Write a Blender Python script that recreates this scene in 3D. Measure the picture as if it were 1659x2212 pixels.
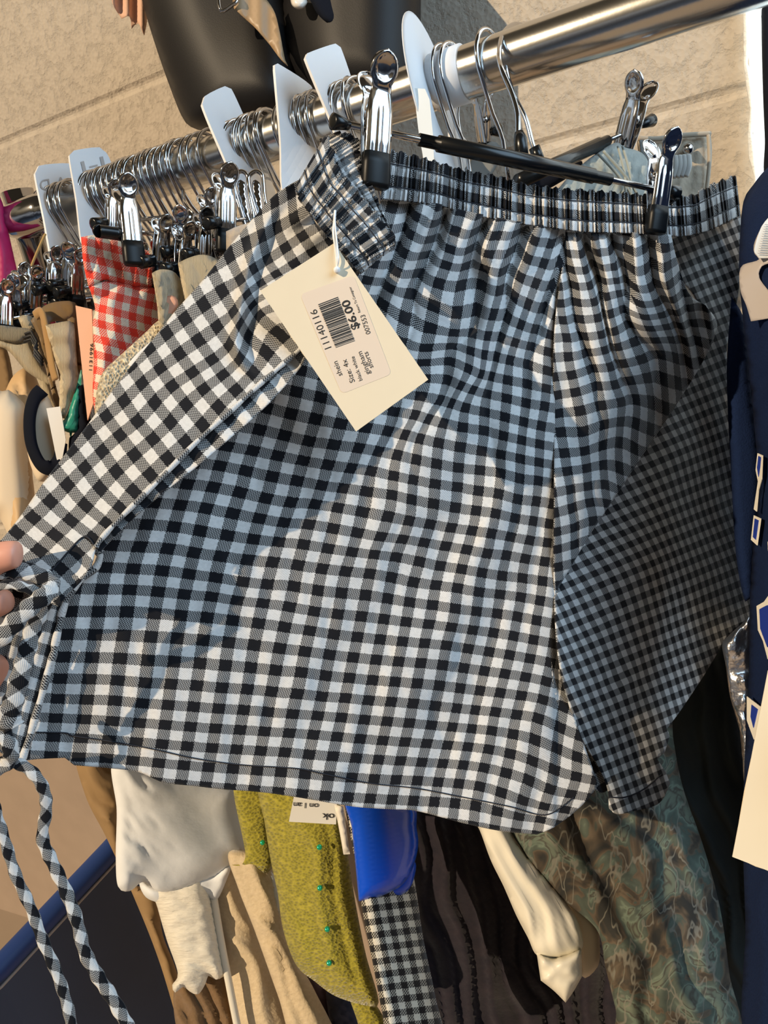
import bpy, math, random
import numpy as np
from mathutils import Vector, Matrix
from mathutils.geometry import delaunay_2d_cdt
random.seed(7)
rng = np.random.RandomState(7)
for o in list(bpy.data.objects): bpy.data.objects.remove(o)
scn = bpy.context.scene
C = scn.collection

# ------------------------------------------------------------------ camera
# world: X along the rail to the right, Y into the wall, Z up
R_AX = np.array([.8808, .0437, .4712]); U_AX = np.array([-.2055, .9322, .2976])
R_AX /= np.linalg.norm(R_AX); U_AX -= U_AX.dot(R_AX)*R_AX; U_AX /= np.linalg.norm(U_AX)
Y_AX = -np.cross(R_AX, U_AX)
M3 = np.array([R_AX, Y_AX, U_AX])          # camera coords -> world
CAM = np.array([0, 0, 1.45])
F = 1660.0; CX = 829.5; CY = 1106.0
cd = bpy.data.cameras.new('camera'); cam = bpy.data.objects.new('camera', cd); C.objects.link(cam)
mw = Matrix.Identity(4)
for i in range(3):
    for j in range(3): mw[i][j] = M3[i][j]
    mw[i][3] = CAM[i]
cam.matrix_world = mw
cd.sensor_fit = 'VERTICAL'; cd.sensor_height = 24; cd.lens = 24*F/2212; cd.clip_start = .01; cd.clip_end = 50
scn.camera = cam

def W(px, py, z):
    """points from image direction + distance in front of the camera (arrays fine)"""
    px = np.asarray(px, float); py = np.asarray(py, float); z = np.asarray(z, float)+0*px
    c = np.stack([(px-CX)/F*z, (CY-py)/F*z, -z], -1)
    return c @ M3.T + CAM
def depth_at_Y(px, py, Y):
    d = np.array([(px-CX)/F, (CY-py)/F, -1.0]) @ M3.T
    return (Y-CAM[1])/d[1]
def onY(px, py, Y): return W(px, py, depth_at_Y(px, py, Y))
def V(a): return Vector([float(x) for x in a])

# ------------------------------------------------------------------ light
scn.view_settings.view_transform = 'Standard'; scn.view_settings.look = 'None'
scn.view_settings.gamma = 1; scn.view_settings.use_curve_mapping = False
scn.view_settings.exposure = 0.0
wd = bpy.data.worlds.new('world'); scn.world = wd; wd.use_nodes = True
nt = wd.node_tree; nt.nodes.clear()
out = nt.nodes.new('ShaderNodeOutputWorld'); bg = nt.nodes.new('ShaderNodeBackground')
tc = nt.nodes.new('ShaderNodeTexCoord'); sep = nt.nodes.new('ShaderNodeSeparateXYZ')
nt.links.new(tc.outputs['Generated'], sep.inputs[0])
nz = nt.nodes.new('ShaderNodeTexNoise'); nz.inputs['Scale'].default_value = 3.2; nz.inputs['Detail'].default_value = 3
nt.links.new(tc.outputs['Generated'], nz.inputs['Vector'])
r1 = nt.nodes.new('ShaderNodeValToRGB')
e = r1.color_ramp.elements
e[0].position = .0; e[0].color = (.25, .38, .58, 1)
e[1].position = 1.; e[1].color = (.10, .08, .055, 1)
for p_, c_ in ((.20, (.42, .60, .90)), (.33, (.10, .14, .20)), (.44, (.03, .035, .05)), (.50, (.20, .22, .26)), (.55, (.62, .66, .72)), (.60, (.10, .09, .08)), (.70, (.42, .34, .22)), (.76, (.70, .58, .40)), (.84, (.12, .095, .06))):
    a = e.new(p_); a.color = (*c_, 1)
# 0..1 = straight down .. straight up, wobbled by noise so that it reads as a cluttered room
mx = nt.nodes.new('ShaderNodeMath'); mx.operation = 'MULTIPLY_ADD'; mx.inputs[1].default_value = .5; mx.inputs[2].default_value = .42
nt.links.new(sep.outputs['Z'], mx.inputs[0])
m2 = nt.nodes.new('ShaderNodeMath'); m2.operation = 'MULTIPLY_ADD'; m2.inputs[1].default_value = .22
nt.links.new(nz.outputs['Fac'], m2.inputs[0]); nt.links.new(mx.outputs[0], m2.inputs[2])
m3 = nt.nodes.new('ShaderNodeMath'); m3.operation = 'MULTIPLY_ADD'; m3.inputs[1].default_value = .03
nt.links.new(sep.outputs['X'], m3.inputs[0]); nt.links.new(m2.outputs[0], m3.inputs[2])
nt.links.new(m3.outputs[0], r1.inputs['Fac'])
nt.links.new(r1.outputs['Color'], bg.inputs['Color']); bg.inputs['Strength'].default_value = .44
nt.links.new(bg.outputs[0], out.inputs['Surface'])

def lamp(name, typ, loc, direction, energy, color, **kw):
    l = bpy.data.lights.new(name, typ); o = bpy.data.objects.new(name, l); C.objects.link(o)
    l.energy = energy; l.color = color
    for k, v in kw.items(): setattr(l, k, v)
    o.location = loc; o.rotation_euler = Vector(direction).to_track_quat('-Z', 'Y').to_euler(); return o
lamp('low_sun', 'SUN', (-1, -2, 3), (.33, .74, -.52), 3.9, (1.0, .79, .54), angle=.012)
lamp('shop_window_daylight', 'AREA', (1.15, .22, 2.15), (-1.25, .26, -.72), 22, (.52, .76, 1.0), shape='RECTANGLE', size=1.0, size_y=1.2)

# ------------------------------------------------------------------ materials
def newmat(name):
    m = bpy.data.materials.new(name); m.use_nodes = True
    n = m.node_tree; b = n.nodes['Principled BSDF']; return m, n, b
def N(n, typ, **kw):
    x = n.nodes.new(typ)
    for k, v in kw.items(): setattr(x, k, v)
    return x
def bump(n, b, src, strength=.3, dist=.001):
    bp = N(n, 'ShaderNodeBump'); bp.inputs['Strength'].default_value = strength; bp.inputs['Distance'].default_value = dist
    n.links.new(src, bp.inputs['Height']); n.links.new(bp.outputs[0], b.inputs['Normal']); return bp
def plain(name, col, rough=.6, metal=0, spec=.5, noise=0, nscale=200, bumps=0, sheen=0, trans=0, coat=0):
    m, n, b = newmat(name)
    b.inputs['Base Color'].default_value = (*col, 1); b.inputs['Roughness'].default_value = rough
    b.inputs['Metallic'].default_value = metal; b.inputs['Specular IOR Level'].default_value = spec
    b.inputs['Sheen Weight'].default_value = sheen; b.inputs['Coat Weight'].default_value = coat
    tcn = N(n, 'ShaderNodeTexCoord'); no = N(n, 'ShaderNodeTexNoise'); no.inputs['Scale'].default_value = nscale; no.inputs['Detail'].default_value = 4
    n.links.new(tcn.outputs['Object'], no.inputs['Vector'])
    if noise:
        mix = N(n, 'ShaderNodeMix', data_type='RGBA'); mix.inputs[6].default_value = (*[c*(1-noise) for c in col], 1); mix.inputs[7].default_value = (*[min(1, c*(1+noise)) for c in col], 1)
        n.links.new(no.outputs['Fac'], mix.inputs[0]); n.links.new(mix.outputs[2], b.inputs['Base Color'])
    if bumps: bump(n, b, no.outputs['Fac'], 1, bumps)
    if trans:
        b.inputs['Subsurface Weight'].default_value = trans; b.inputs['Subsurface Radius'].default_value = (.01, .008, .006)
    return m
def math_node(n, op, a, b=None, c=None):
    x = N(n, 'ShaderNodeMath', operation=op)
    for i, v in enumerate((a, b, c)):
        if v is None: continue
        if isinstance(v, (int, float)): x.inputs[i].default_value = v
        else: n.links.new(v, x.inputs[i])
    return x.outputs[0]
def gingham(name, dark, light, mid=None, weave=11., rough=.85, sheen=.15, duty=.5, soft=.02, trans=.0):
    """woven two-colour check; one UV unit = one stripe"""
    m, n, b = newmat(name)
    uv = N(n, 'ShaderNodeUVMap'); s = N(n, 'ShaderNodeSeparateXYZ'); n.links.new(uv.outputs[0], s.inputs[0])
    # tiny thread jitter
    def stripe(o, other):
        jit = N(n, 'ShaderNodeTexWhiteNoise', noise_dimensions='1D'); fl = math_node(n, 'FLOOR', math_node(n, 'MULTIPLY', other, weave))
        n.links.new(fl, jit.inputs['W'])
        oo = math_node(n, 'ADD', o, math_node(n, 'MULTIPLY', math_node(n, 'SUBTRACT', jit.outputs['Value'], .5), .07))
        p = math_node(n, 'PINGPONG', math_node(n, 'ADD', oo, .5), 1.0)     # 0..1 triangle, peak mid between
        # even stripes (centre at even integer) -> 1
        w = math_node(n, 'COSINE', math_node(n, 'MULTIPLY', oo, math.pi))
        r = N(n, 'ShaderNodeMapRange', interpolation_type='SMOOTHSTEP'); n.links.new(w, r.inputs[0])
        r.inputs[1].default_value = -soft*3; r.inputs[2].default_value = soft*3
        return r.outputs[0]
    U, Vv = s.outputs[0], s.outputs[1]
    a = stripe(U, Vv); c = stripe(Vv, U)                # 1 = dark yarn
    # twill selector: which yarn lies on top
    ph = math_node(n, 'ADD', math_node(n, 'MULTIPLY', U, weave), math_node(n, 'MULTIPLY', Vv, weave))
    sel0 = math_node(n, 'SINE', math_node(n, 'MULTIPLY', ph, math.pi))
    hb = math_node(n, 'SINE', math_node(n, 'MULTIPLY', math_node(n, 'SUBTRACT', math_node(n, 'MULTIPLY', U, weave), math_node(n, 'MULTIPLY', Vv, weave*.5)), math.pi))
    sel = N(n, 'ShaderNodeMapRange'); n.links.new(math_node(n, 'ADD', sel0, math_node(n, 'MULTIPLY', hb, .6)), sel.inputs[0]); sel.inputs[1].default_value = -.7; sel.inputs[2].default_value = .7
    d = N(n, 'ShaderNodeMix', data_type='FLOAT'); n.links.new(sel.outputs[0], d.inputs[0]); n.links.new(a, d.inputs[2]); n.links.new(c, d.inputs[3])
    # slub variation
    no = N(n, 'ShaderNodeTexNoise'); no.inputs['Scale'].default_value = 3.; no.inputs['Detail'].default_value = 8; no.inputs['Roughness'].default_value = .75
    n.links.new(uv.outputs[0], no.inputs['Vector'])
    mix = N(n, 'ShaderNodeMix', data_type='RGBA'); mix.inputs[6].default_value = (*light, 1); mix.inputs[7].default_value = (*dark, 1)
    mxx = math_node(n, 'MAXIMUM', a, c); n.links.new(math_node(n, 'ADD', math_node(n, 'MULTIPLY', d.outputs[0], .62), math_node(n, 'MULTIPLY', mxx, .38)), mix.inputs[0])
    m2 = N(n, 'ShaderNodeMix', data_type='RGBA', blend_type='MULTIPLY'); m2.inputs[0].default_value = 1
    n.links.new(mix.outputs[2], m2.inputs[6])
    g = N(n, 'ShaderNodeMapRange'); n.links.new(no.outputs['Fac'], g.inputs[0]); g.inputs[1].default_value = .3; g.inputs[2].default_value = .7; g.inputs[3].default_value = .82; g.inputs[4].default_value = 1.05
    cc = N(n, 'ShaderNodeCombineColor'); [n.links.new(g.outputs[0], cc.inputs[i]) for i in range(3)]
    n.links.new(cc.outputs[0], m2.inputs[7]); n.links.new(m2.outputs[2], b.inputs['Base Color'])
    b.inputs['Roughness'].default_value = rough; b.inputs['Sheen Weight'].default_value = sheen; b.inputs['Specular IOR Level'].default_value = .15
    bump(n, b, sel0, .25, .0003)
    if trans:
        tl = N(n, 'ShaderNodeBsdfTranslucent'); n.links.new(m2.outputs[2], tl.inputs[0]); ms = N(n, 'ShaderNodeMixShader'); ms.inputs[0].default_value = trans
        n.links.new(b.outputs[0], ms.inputs[1]); n.links.new(tl.outputs[0], ms.inputs[2]); n.links.new(ms.outputs[0], n.nodes['Material Output'].inputs[0])
    return m
MAT = {}
MAT['gingham'] = gingham('black_white_gingham', (.008, .009, .013), (.74, .74, .735), trans=.06)
MAT['gingham_red'] = gingham('red_gingham', (.80, .055, .03), (.80, .72, .58), weave=7)
MAT['gingham_small'] = gingham('small_gingham', (.010, .009, .010), (.68, .64, .54), weave=5)
MAT['chrome'] = plain('chrome', (.56, .555, .56), .10, 1)
MAT['rail_chrome'] = plain('brushed_chrome', (.66, .65, .62), .20, 1, bumps=.00004, nscale=260)
MAT['black_plastic'] = plain('black_plastic', (.005, .006, .007), .25, 0, .4)
MAT['rubber'] = plain('black_rubber', (.004, .005, .006), .4, spec=.25)
MAT['white_plastic'] = plain('white_plastic', (.78, .78, .79), .35, trans=.15)
MAT['mannequin'] = plain('matte_black_plastic', (.007, .0065, .007), .52, 0, .32, bumps=.00008, nscale=900)
MAT['card'] = plain('cream_card', (.72, .63, .47), .7, noise=.03, nscale=60)
MAT['sticker'] = plain('sticker_paper', (.70, .59, .48), .5)
MAT['ink'] = plain('black_ink', (.012, .012, .013), .6)
MAT['ink_soft'] = plain('grey_marker', (.42, .38, .36), .7)
MAT['thread'] = plain('black_thread', (.01, .012, .02), .8)
MAT['nylon'] = plain('clear_nylon', (.82, .84, .86), .25)
MAT['navy'] = plain('navy_fleece', (.008, .018, .060), .95, spec=.1, noise=.25, nscale=700, bumps=.0006)
MAT['royal'] = plain('royal_blue_print', (.01, .035, .30), .6)
MAT['cream_print'] = plain('cream_print', (.80, .76, .66), .7)
MAT['skin'] = plain('skin', (.72, .34, .24), .42, trans=.25, noise=.1, nscale=60)

def weave_mat(name, col, col2, scale, ratio=1., rough=.9, bumpd=.0012, kind='WAVE', sheen=.3, mixamt=1.):
    m, n, b = newmat(name)
    uv = N(n, 'ShaderNodeUVMap'); mp = N(n, 'ShaderNodeMapping'); mp.inputs['Scale'].default_value = (scale, scale*ratio, 1); n.links.new(uv.outputs[0], mp.inputs[0])
    if kind == 'WAVE': t = N(n, 'ShaderNodeTexWave'); t.inputs['Scale'].default_value = 1; t.inputs['Distortion'].default_value = 1.2; t.inputs['Detail'].default_value = 2; o = t.outputs['Fac']
    elif kind == 'VORONOI': t = N(n, 'ShaderNodeTexVoronoi'); t.inputs['Scale'].default_value = 1; o = t.outputs['Distance']
    else: t = N(n, 'ShaderNodeTexNoise'); t.inputs['Scale'].default_value = 1; t.inputs['Detail'].default_value = 6; o = t.outputs['Fac']
    n.links.new(mp.outputs[0], t.inputs['Vector'])
    mix = N(n, 'ShaderNodeMix', data_type='RGBA'); mix.inputs[6].default_value = (*col, 1); mix.inputs[7].default_value = (*col2, 1)
    n.links.new(o, mix.inputs[0]); n.links.new(mix.outputs[2], b.inputs['Base Color'])
    b.inputs['Roughness'].default_value = rough; b.inputs['Sheen Weight'].default_value = sheen; b.inputs['Specular IOR Level'].default_value = .2
    bump(n, b, o, 1, bumpd); return m
MAT['knit'] = weave_mat('olive_knit', (.15, .14, .014), (.42, .37, .045), .15, 1.5, kind='VORONOI', bumpd=.0011)
MAT['twill'] = weave_mat('tan_twill', (.38, .22, .08), (.62, .40, .17), .35, .6)
MAT['cream_twill'] = weave_mat('cream_twill', (.78, .63, .40), (.90, .78, .54), .18, .5)
MAT['crochet'] = weave_mat('cream_crochet', (.22, .16, .10), (1.0, .90, .66), .17, 1, kind='VORONOI', bumpd=.003)
MAT['fleece'] = weave_mat('beige_fleece', (.50, .39, .24), (.70, .58, .40), .12, 1, kind='NOISE', bumpd=.001)
MAT['fleece2'] = weave_mat('brown_fleece', (.15, .09, .04), (.24, .15, .08), .1, 1, kind='NOISE', bumpd=.001)
MAT['white_cotton'] = weave_mat('white_cotton', (.72, .75, .78), (.80, .83, .86), .02, 1.2, kind='NOISE', bumpd=.001, sheen=.1)
MAT['cream_satin'] = plain('cream_satin', (.80, .76, .64), .38)
MAT['crinkle'] = weave_mat('cream_crinkle', (.64, .60, .50), (.84, .80, .70), .05, 3.0, kind='NOISE', bumpd=.0015)
MAT['khaki'] = plain('khaki', (.30, .19, .085), .8, noise=.15, nscale=20)
MAT['satin'] = plain('blue_satin', (.003, .075, .62), .30, coat=.3)
MAT['lace'] = weave_mat('black_lace', (.004, .005, .012), (.028, .020, .026), .035, 1.3, kind='NOISE', bumpd=.001)
MAT['black_cloth'] = plain('black_cloth', (.005, .007, .014), .9, spec=.15)
MAT['teal'] = plain('teal_satin', (.02, .30, .22), .4)
MAT['magenta'] = plain('magenta_cloth', (.42, .005, .10), .6)
MAT['denim'] = weave_mat('pale_denim', (.22, .25, .24), (.42, .45, .42), .05, .7, kind='NOISE', bumpd=.002)
MAT['denim_in'] = weave_mat('tan_denim_lining', (.27, .22, .16), (.42, .36, .28), .05, .7, kind='NOISE', bumpd=.002)
MAT['elastic'] = weave_mat('grey_elastic', (.36, .36, .34), (.6, .6, .56), .5, .2)
MAT['beige'] = plain('beige_lining', (.62, .42, .22), .6)
MAT['pale_cream'] = plain('pale_cream', (.74, .62, .46), .7)
MAT['tulle'] = plain('pink_tulle', (.72, .45, .32), .8)
MAT['strap_tan'] = plain('tan_ribbon', (.36, .24, .13), .45)
MAT['blue_tube'] = plain('blue_metal', (.012, .045, .20), .5)
MAT['navy_panel'] = plain('dark_navy_panel', (.060, .075, .125), .85, noise=.2, nscale=8)
MAT['foil'] = plain('silver_foil', (.85, .85, .88), .28, 1, bumps=.006, nscale=38)
MAT['sequin'] = plain('green_sequin', (.05, .75, .42), .12, .7)
MAT['twine'] = plain('jute_twine', (.45, .28, .10), .9)
MAT['pink_card'] = plain('pink_card', (.72, .42, .30), .8)
MAT['dusty_rose'] = plain('dusty_rose', (.74, .38, .26), .6)
MAT['label_white'] = plain('white_label', (.78, .78, .74), .6)
MAT['grey_ribbon'] = plain('grey_satin_ribbon', (.42, .38, .36), .5)
MAT['pearl'] = plain('pearl', (.8, .75, .68), .25)
# camouflage
m, n, b = newmat('leaf_camouflage')
uv = N(n, 'ShaderNodeUVMap'); mp = N(n, 'ShaderNodeMapping'); mp.inputs['Scale'].default_value = (.011, .009, 1); n.links.new(uv.outputs[0], mp.inputs[0])
a1 = N(n, 'ShaderNodeTexNoise'); a1.inputs['Scale'].default_value = 1.1; a1.inputs['Detail'].default_value = 3; a1.inputs['Distortion'].default_value = 1.3; n.links.new(mp.outputs[0], a1.inputs['Vector'])
r = N(n, 'ShaderNodeValToRGB'); r.color_ramp.interpolation = 'LINEAR'; n.links.new(a1.outputs['Fac'], r.inputs[0])
el = r.color_ramp.elements; el[0].position = .34; el[0].color = (.018, .018, .016, 1); el[1].position = .72; el[1].color = (.13, .155, .11, 1)
for p_, c_ in ((.42, (.060, .045, .030, 1)), (.455, (.10, .075, .05, 1)), (.475, (.055, .07, .055, 1)), (.54, (.075, .095, .075, 1)), (.57, (.13, .17, .13, 1)), (.60, (.05, .045, .035, 1)), (.63, (.10, .12, .09, 1))):
    q = el.new(p_); q.color = c_
v1 = N(n, 'ShaderNodeTexVoronoi', feature='DISTANCE_TO_EDGE'); v1.inputs['Scale'].default_value = 1.4
mp2 = N(n, 'ShaderNodeMapping'); mp2.inputs['Scale'].default_value = (.012, .005, 1); n.links.new(uv.outputs[0], mp2.inputs[0])
nn = N(n, 'ShaderNodeTexNoise'); nn.inputs['Scale'].default_value = 2.5; n.links.new(mp2.outputs[0], nn.inputs['Vector'])
va = N(n, 'ShaderNodeVectorMath', operation='ADD'); n.links.new(mp2.outputs[0], va.inputs[0]); n.links.new(nn.outputs['Color'], va.inputs[1]); n.links.new(va.outputs[0], v1.inputs['Vector'])
mr = N(n, 'ShaderNodeMapRange'); n.links.new(v1.outputs['Distance'], mr.inputs[0]); mr.inputs[1].default_value = .012; mr.inputs[2].default_value = .04; mr.inputs[3].default_value = .75; mr.inputs[4].default_value = 0
mix = N(n, 'ShaderNodeMix', data_type='RGBA'); mix.inputs[7].default_value = (.17, .16, .13, 1); n.links.new(mr.outputs[0], mix.inputs[0]); n.links.new(r.outputs[0], mix.inputs[6]); n.links.new(mix.outputs[2], b.inputs['Base Color'])
b.inputs['Roughness'].default_value = .85; MAT['camo'] = m
# painted block wall
m, n, b = newmat('painted_block_wall')
tcn = N(n, 'ShaderNodeTexCoord')
no = N(n, 'ShaderNodeTexNoise'); no.inputs['Scale'].default_value = 60; no.inputs['Detail'].default_value = 8; no.inputs['Roughness'].default_value = .65; n.links.new(tcn.outputs['Object'], no.inputs['Vector'])
vo = N(n, 'ShaderNodeTexVoronoi'); vo.inputs['Scale'].default_value = 210; n.links.new(tcn.outputs['Object'], vo.inputs['Vector'])
n2 = N(n, 'ShaderNodeTexNoise'); n2.inputs['Scale'].default_value = 9; n2.inputs['Detail'].default_value = 5; n.links.new(tcn.outputs['Object'], n2.inputs['Vector'])
mr = N(n, 'ShaderNodeMapRange'); n.links.new(no.outputs['Fac'], mr.inputs[0]); mr.inputs[1].default_value = .33; mr.inputs[2].default_value = .5
h = math_node(n, 'ADD', math_node(n, 'MULTIPLY', mr.outputs[0], .8), math_node(n, 'MULTIPLY', vo.outputs['Distance'], .5))
mix = N(n, 'ShaderNodeMix', data_type='RGBA'); mix.inputs[6].default_value = (.45, .39, .315, 1); mix.inputs[7].default_value = (.54, .47, .38, 1); n.links.new(n2.outputs['Fac'], mix.inputs[0]); n.links.new(mix.outputs[2], b.inputs['Base Color'])
b.inputs['Roughness'].default_value = .8; bump(n, b, h, 1, .0011); MAT['wall'] = m
MAT['floor'] = plain('concrete_floor', (.34, .27, .21), .7, noise=.12, nscale=5)
# daylight strip: sunlit wall edge, its brightness put in as emission
m, n, b = newmat('wall_edge_glow'); b.inputs['Emission Color'].default_value = (.74, .92, 1, 1); b.inputs['Emission Strength'].default_value = 1.1; b.inputs['Base Color'].default_value = (.8, .9, 1, 1); MAT['edge_glow'] = m
MAT['trim'] = plain('chipped_white_paint', (.80, .84, .86), .6, noise=.1, nscale=80, bumps=.004)

# ------------------------------------------------------------------ object helpers
def tag(o, label=None, cat=None, group=None, kind=None):
    if label: o['label'] = label
    if cat: o['category'] = cat
    if group: o['group'] = group
    if kind: o['kind'] = kind
    return o
def mobj(name, verts, faces, mat, parent=None, uvs=None, smooth=True, solid=0, offset=-1):
    me = bpy.data.meshes.new(name)
    if parent is not None:
        inv = parent.matrix_basis.inverted() if parent.parent is None else None
    me.from_pydata([tuple(map(float, v)) for v in verts], [], [tuple(map(int, f)) for f in faces]); me.update()
    if smooth: me.polygons.foreach_set('use_smooth', [True]*len(me.polygons))
    if uvs is not None:
        ul = me.uv_layers.new(name='UVMap'); li = np.empty(len(me.loops), int); me.loops.foreach_get('vertex_index', li)
        ul.data.foreach_set('uv', np.asarray(uvs, np.float32)[li].ravel())
    me.materials.append(MAT[mat] if isinstance(mat, str) else mat)
    o = bpy.data.objects.new(name, me); C.objects.link(o)
    if parent is not None:
        o.parent = parent
        o.matrix_parent_inverse = PM[parent.name] if parent.name in PM else Matrix.Identity(4)
    if solid:
        s = o.modifiers.new('thickness', 'SOLIDIFY'); s.thickness = solid; s.offset = offset
    return o
PM = {}
def thing(name, loc, label, cat, group=None, kind=None, world_parts=True):
    o = bpy.data.objects.new(name, None); C.objects.link(o); o.empty_display_size = .02
    o.location = V(loc); tag(o, label, cat, group, kind)
    if world_parts: PM[o.name] = Matrix.Translation(-V(loc))      # parts given in world coordinates
    return o
class TPS:
    def __init__(s, pts, vals, lam=1.0):
        P = np.asarray(pts, float)/100.; s.P = P; Vv = np.asarray(vals, float)
        if Vv.ndim == 1: Vv = Vv[:, None]
        n = len(P); K = s.k(P, P)+np.eye(n)*lam*.01
        A = np.zeros((n+3, n+3)); A[:n, :n] = K; A[:n, n] = 1; A[:n, n+1:] = P; A[n, :n] = 1; A[n+1:, :n] = P.T
        s.w = np.linalg.solve(A, np.vstack([Vv, np.zeros((3, Vv.shape[1]))]))
    def k(s, a, b):
        d2 = ((a[:, None, :]-b[None])**2).sum(-1); return .5*d2*np.log(d2+1e-9)
    def __call__(s, x, y):
        Q = np.stack([np.ravel(x), np.ravel(y)], -1)/100.; res = []
        for i in range(0, len(Q), 5000):
            q = Q[i:i+5000]; res.append(s.k(q, s.P) @ s.w[:len(s.P)] + s.w[len(s.P)] + q @ s.w[len(s.P)+1:])
        return np.vstack(res)
def curve_pts(poly, step=8., closed=True):
    """Catmull-Rom through points; a point with third entry is a corner"""
    n = len(poly); P = [np.array(p[:2], float) for p in poly]; cor = [len(p) > 2 for p in poly]; out = []
    rngi = range(n) if closed else range(n-1)
    for i in rngi:
        p1, p2 = P[i], P[(i+1) % n]
        p0 = P[i-1] if (closed or i > 0) else p1; p3 = P[(i+2) % n] if (closed or i+2 < n) else p2
        if cor[i]: p0 = p1-(p2-p1)
        if cor[(i+1) % n]: p3 = p2+(p2-p1)
        k = max(1, int(np.linalg.norm(p2-p1)/step))
        for j in range(k):
            t = j/k
            out.append(.5*((2*p1)+(-p0+p2)*t+(2*p0-5*p1+4*p2-p3)*t*t+(-p0+3*p1-3*p2+p3)*t**3))
    if not closed: out.append(P[-1])
    return np.array(out)
def dist_to_poly(x, y, B):
    A = B; Bn = np.roll(B, -1, 0); res = np.full(len(x), 1e9); Q = np.stack([x, y], -1)
    for a, b in zip(A, Bn):
        ab = b-a; L = ab.dot(ab)+1e-9; t = np.clip(((Q-a) @ ab)/L, 0, 1); d = np.linalg.norm(Q-(a+t[:, None]*ab), axis=1); res = np.minimum(res, d)
    return res
def inside(x, y, B):
    A = B; Bn = np.roll(B, -1, 0); c = np.zeros(len(x), bool)
    for (x1, y1), (x2, y2) in zip(A, Bn):
        if y1 == y2: continue
        cond = ((y1 > y) != (y2 > y)) & (x < (x2-x1)*(y-y1)/(y2-y1)+x1); c ^= cond
    return c
def tri_region(poly, sp, step=None, smooth=True):
    B = curve_pts(poly, step or sp) if smooth else np.array([p[:2] for p in poly], float)
    x0, y0 = B.min(0); x1, y1 = B.max(0)
    gx, gy = np.meshgrid(np.arange(x0, x1, sp), np.arange(y0, y1, sp*.87)); gx = gx+(np.arange(gx.shape[0]) % 2)[:, None]*sp*.5
    gx = gx.ravel(); gy = gy.ravel(); k = inside(gx, gy, B); gx, gy = gx[k], gy[k]
    if len(gx): k = dist_to_poly(gx, gy, B) > sp*.45; gx, gy = gx[k], gy[k]
    pts = [Vector((float(a), float(b))) for a, b in B]+[Vector((float(a), float(b))) for a, b in zip(gx, gy)]
    nb = len(B); r = delaunay_2d_cdt(pts, [], [list(range(nb))], 1, 1e-4, True)
    vs = np.array([[v.x, v.y] for v in r[0]]); fs = [list(f) for f in r[2]]
    cen_ = np.array([vs[f].mean(0) for f in fs]); keep = inside(cen_[:, 0], cen_[:, 1], B); fs = [f for f, k_ in zip(fs, keep) if k_]
    # orient so that the faces look to the camera (y down -> clockwise)
    out = []
    for f in fs:
        a, b_, c = vs[f[0]], vs[f[1]], vs[f[2]]
        cr = (b_[0]-a[0])*(c[1]-a[1])-(b_[1]-a[1])*(c[0]-a[0])
        if abs(cr) < 1e-9: continue
        out.append(f if cr < 0 else f[::-1])
    return vs, out, B
FLAT = {'card', 'sticker', 'white_plastic', 'label_white', 'pink_card', 'cream_print', 'royal'}
def zmap(ctrl):
    if isinstance(ctrl, (int, float)): return lambda x, y: np.full(np.shape(x), float(ctrl))
    if len(ctrl) < 3: raise ValueError
    t = TPS([c[:2] for c in ctrl], [c[2] for c in ctrl], .5); return lambda x, y: t(x, y)[:, 0]
def sheet(name, poly, z, mat, parent=None, uv=None, sp=7, ripple=None, solid=.0007, smooth=True, shade=True):
    vs, fs, B = tri_region(poly, sp, smooth=smooth); zf = zmap(z) if not callable(z) else z
    zz = zf(vs[:, 0], vs[:, 1])
    if ripple: zz = zz+ripple(vs[:, 0], vs[:, 1])
    w = W(vs[:, 0], vs[:, 1], zz)
    u = uv(vs[:, 0], vs[:, 1]) if uv else np.stack([vs[:, 0], vs[:, 1]], -1)
    return mobj(name, w, fs, mat, parent, u, smooth=shade and mat not in FLAT, solid=solid)
def vnoise(x, y, s, seed=0):
    """smooth value noise -1..1"""
    x = np.asarray(x)/s+seed*17.3; y = np.asarray(y)/s+seed*5.7
    xi = np.floor(x).astype(int); yi = np.floor(y).astype(int); fx = x-xi; fy = y-yi; fx = fx*fx*(3-2*fx); fy = fy*fy*(3-2*fy)
    def h(a, b): v = np.sin(a*127.1+b*311.7+seed*74.7)*43758.5453; return (v-np.floor(v))*2-1
    return (h(xi, yi)*(1-fx)+h(xi+1, yi)*fx)*(1-fy)+(h(xi, yi+1)*(1-fx)+h(xi+1, yi+1)*fx)*fy
def folds(amp, period, ang=0., wob=40, seed=1, fine=0.):
    """hanging folds: ridges running along direction ang (deg from vertical)"""
    a = math.radians(ang)
    def f(x, y):
        t = x*math.cos(a)+y*math.sin(a)+vnoise(x, y, 120, seed)*wob
        r = amp*(.7*np.sin(2*np.pi*t/period)+.3*np.sin(2*np.pi*t/period*2.3+1.3)+.5*vnoise(x, y, period*1.2, seed+3))
        if fine: r = r+fine*vnoise(x, y, 14, seed+5)+fine*.6*vnoise(x, y, 7, seed+8)
        return r
    return f
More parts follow.
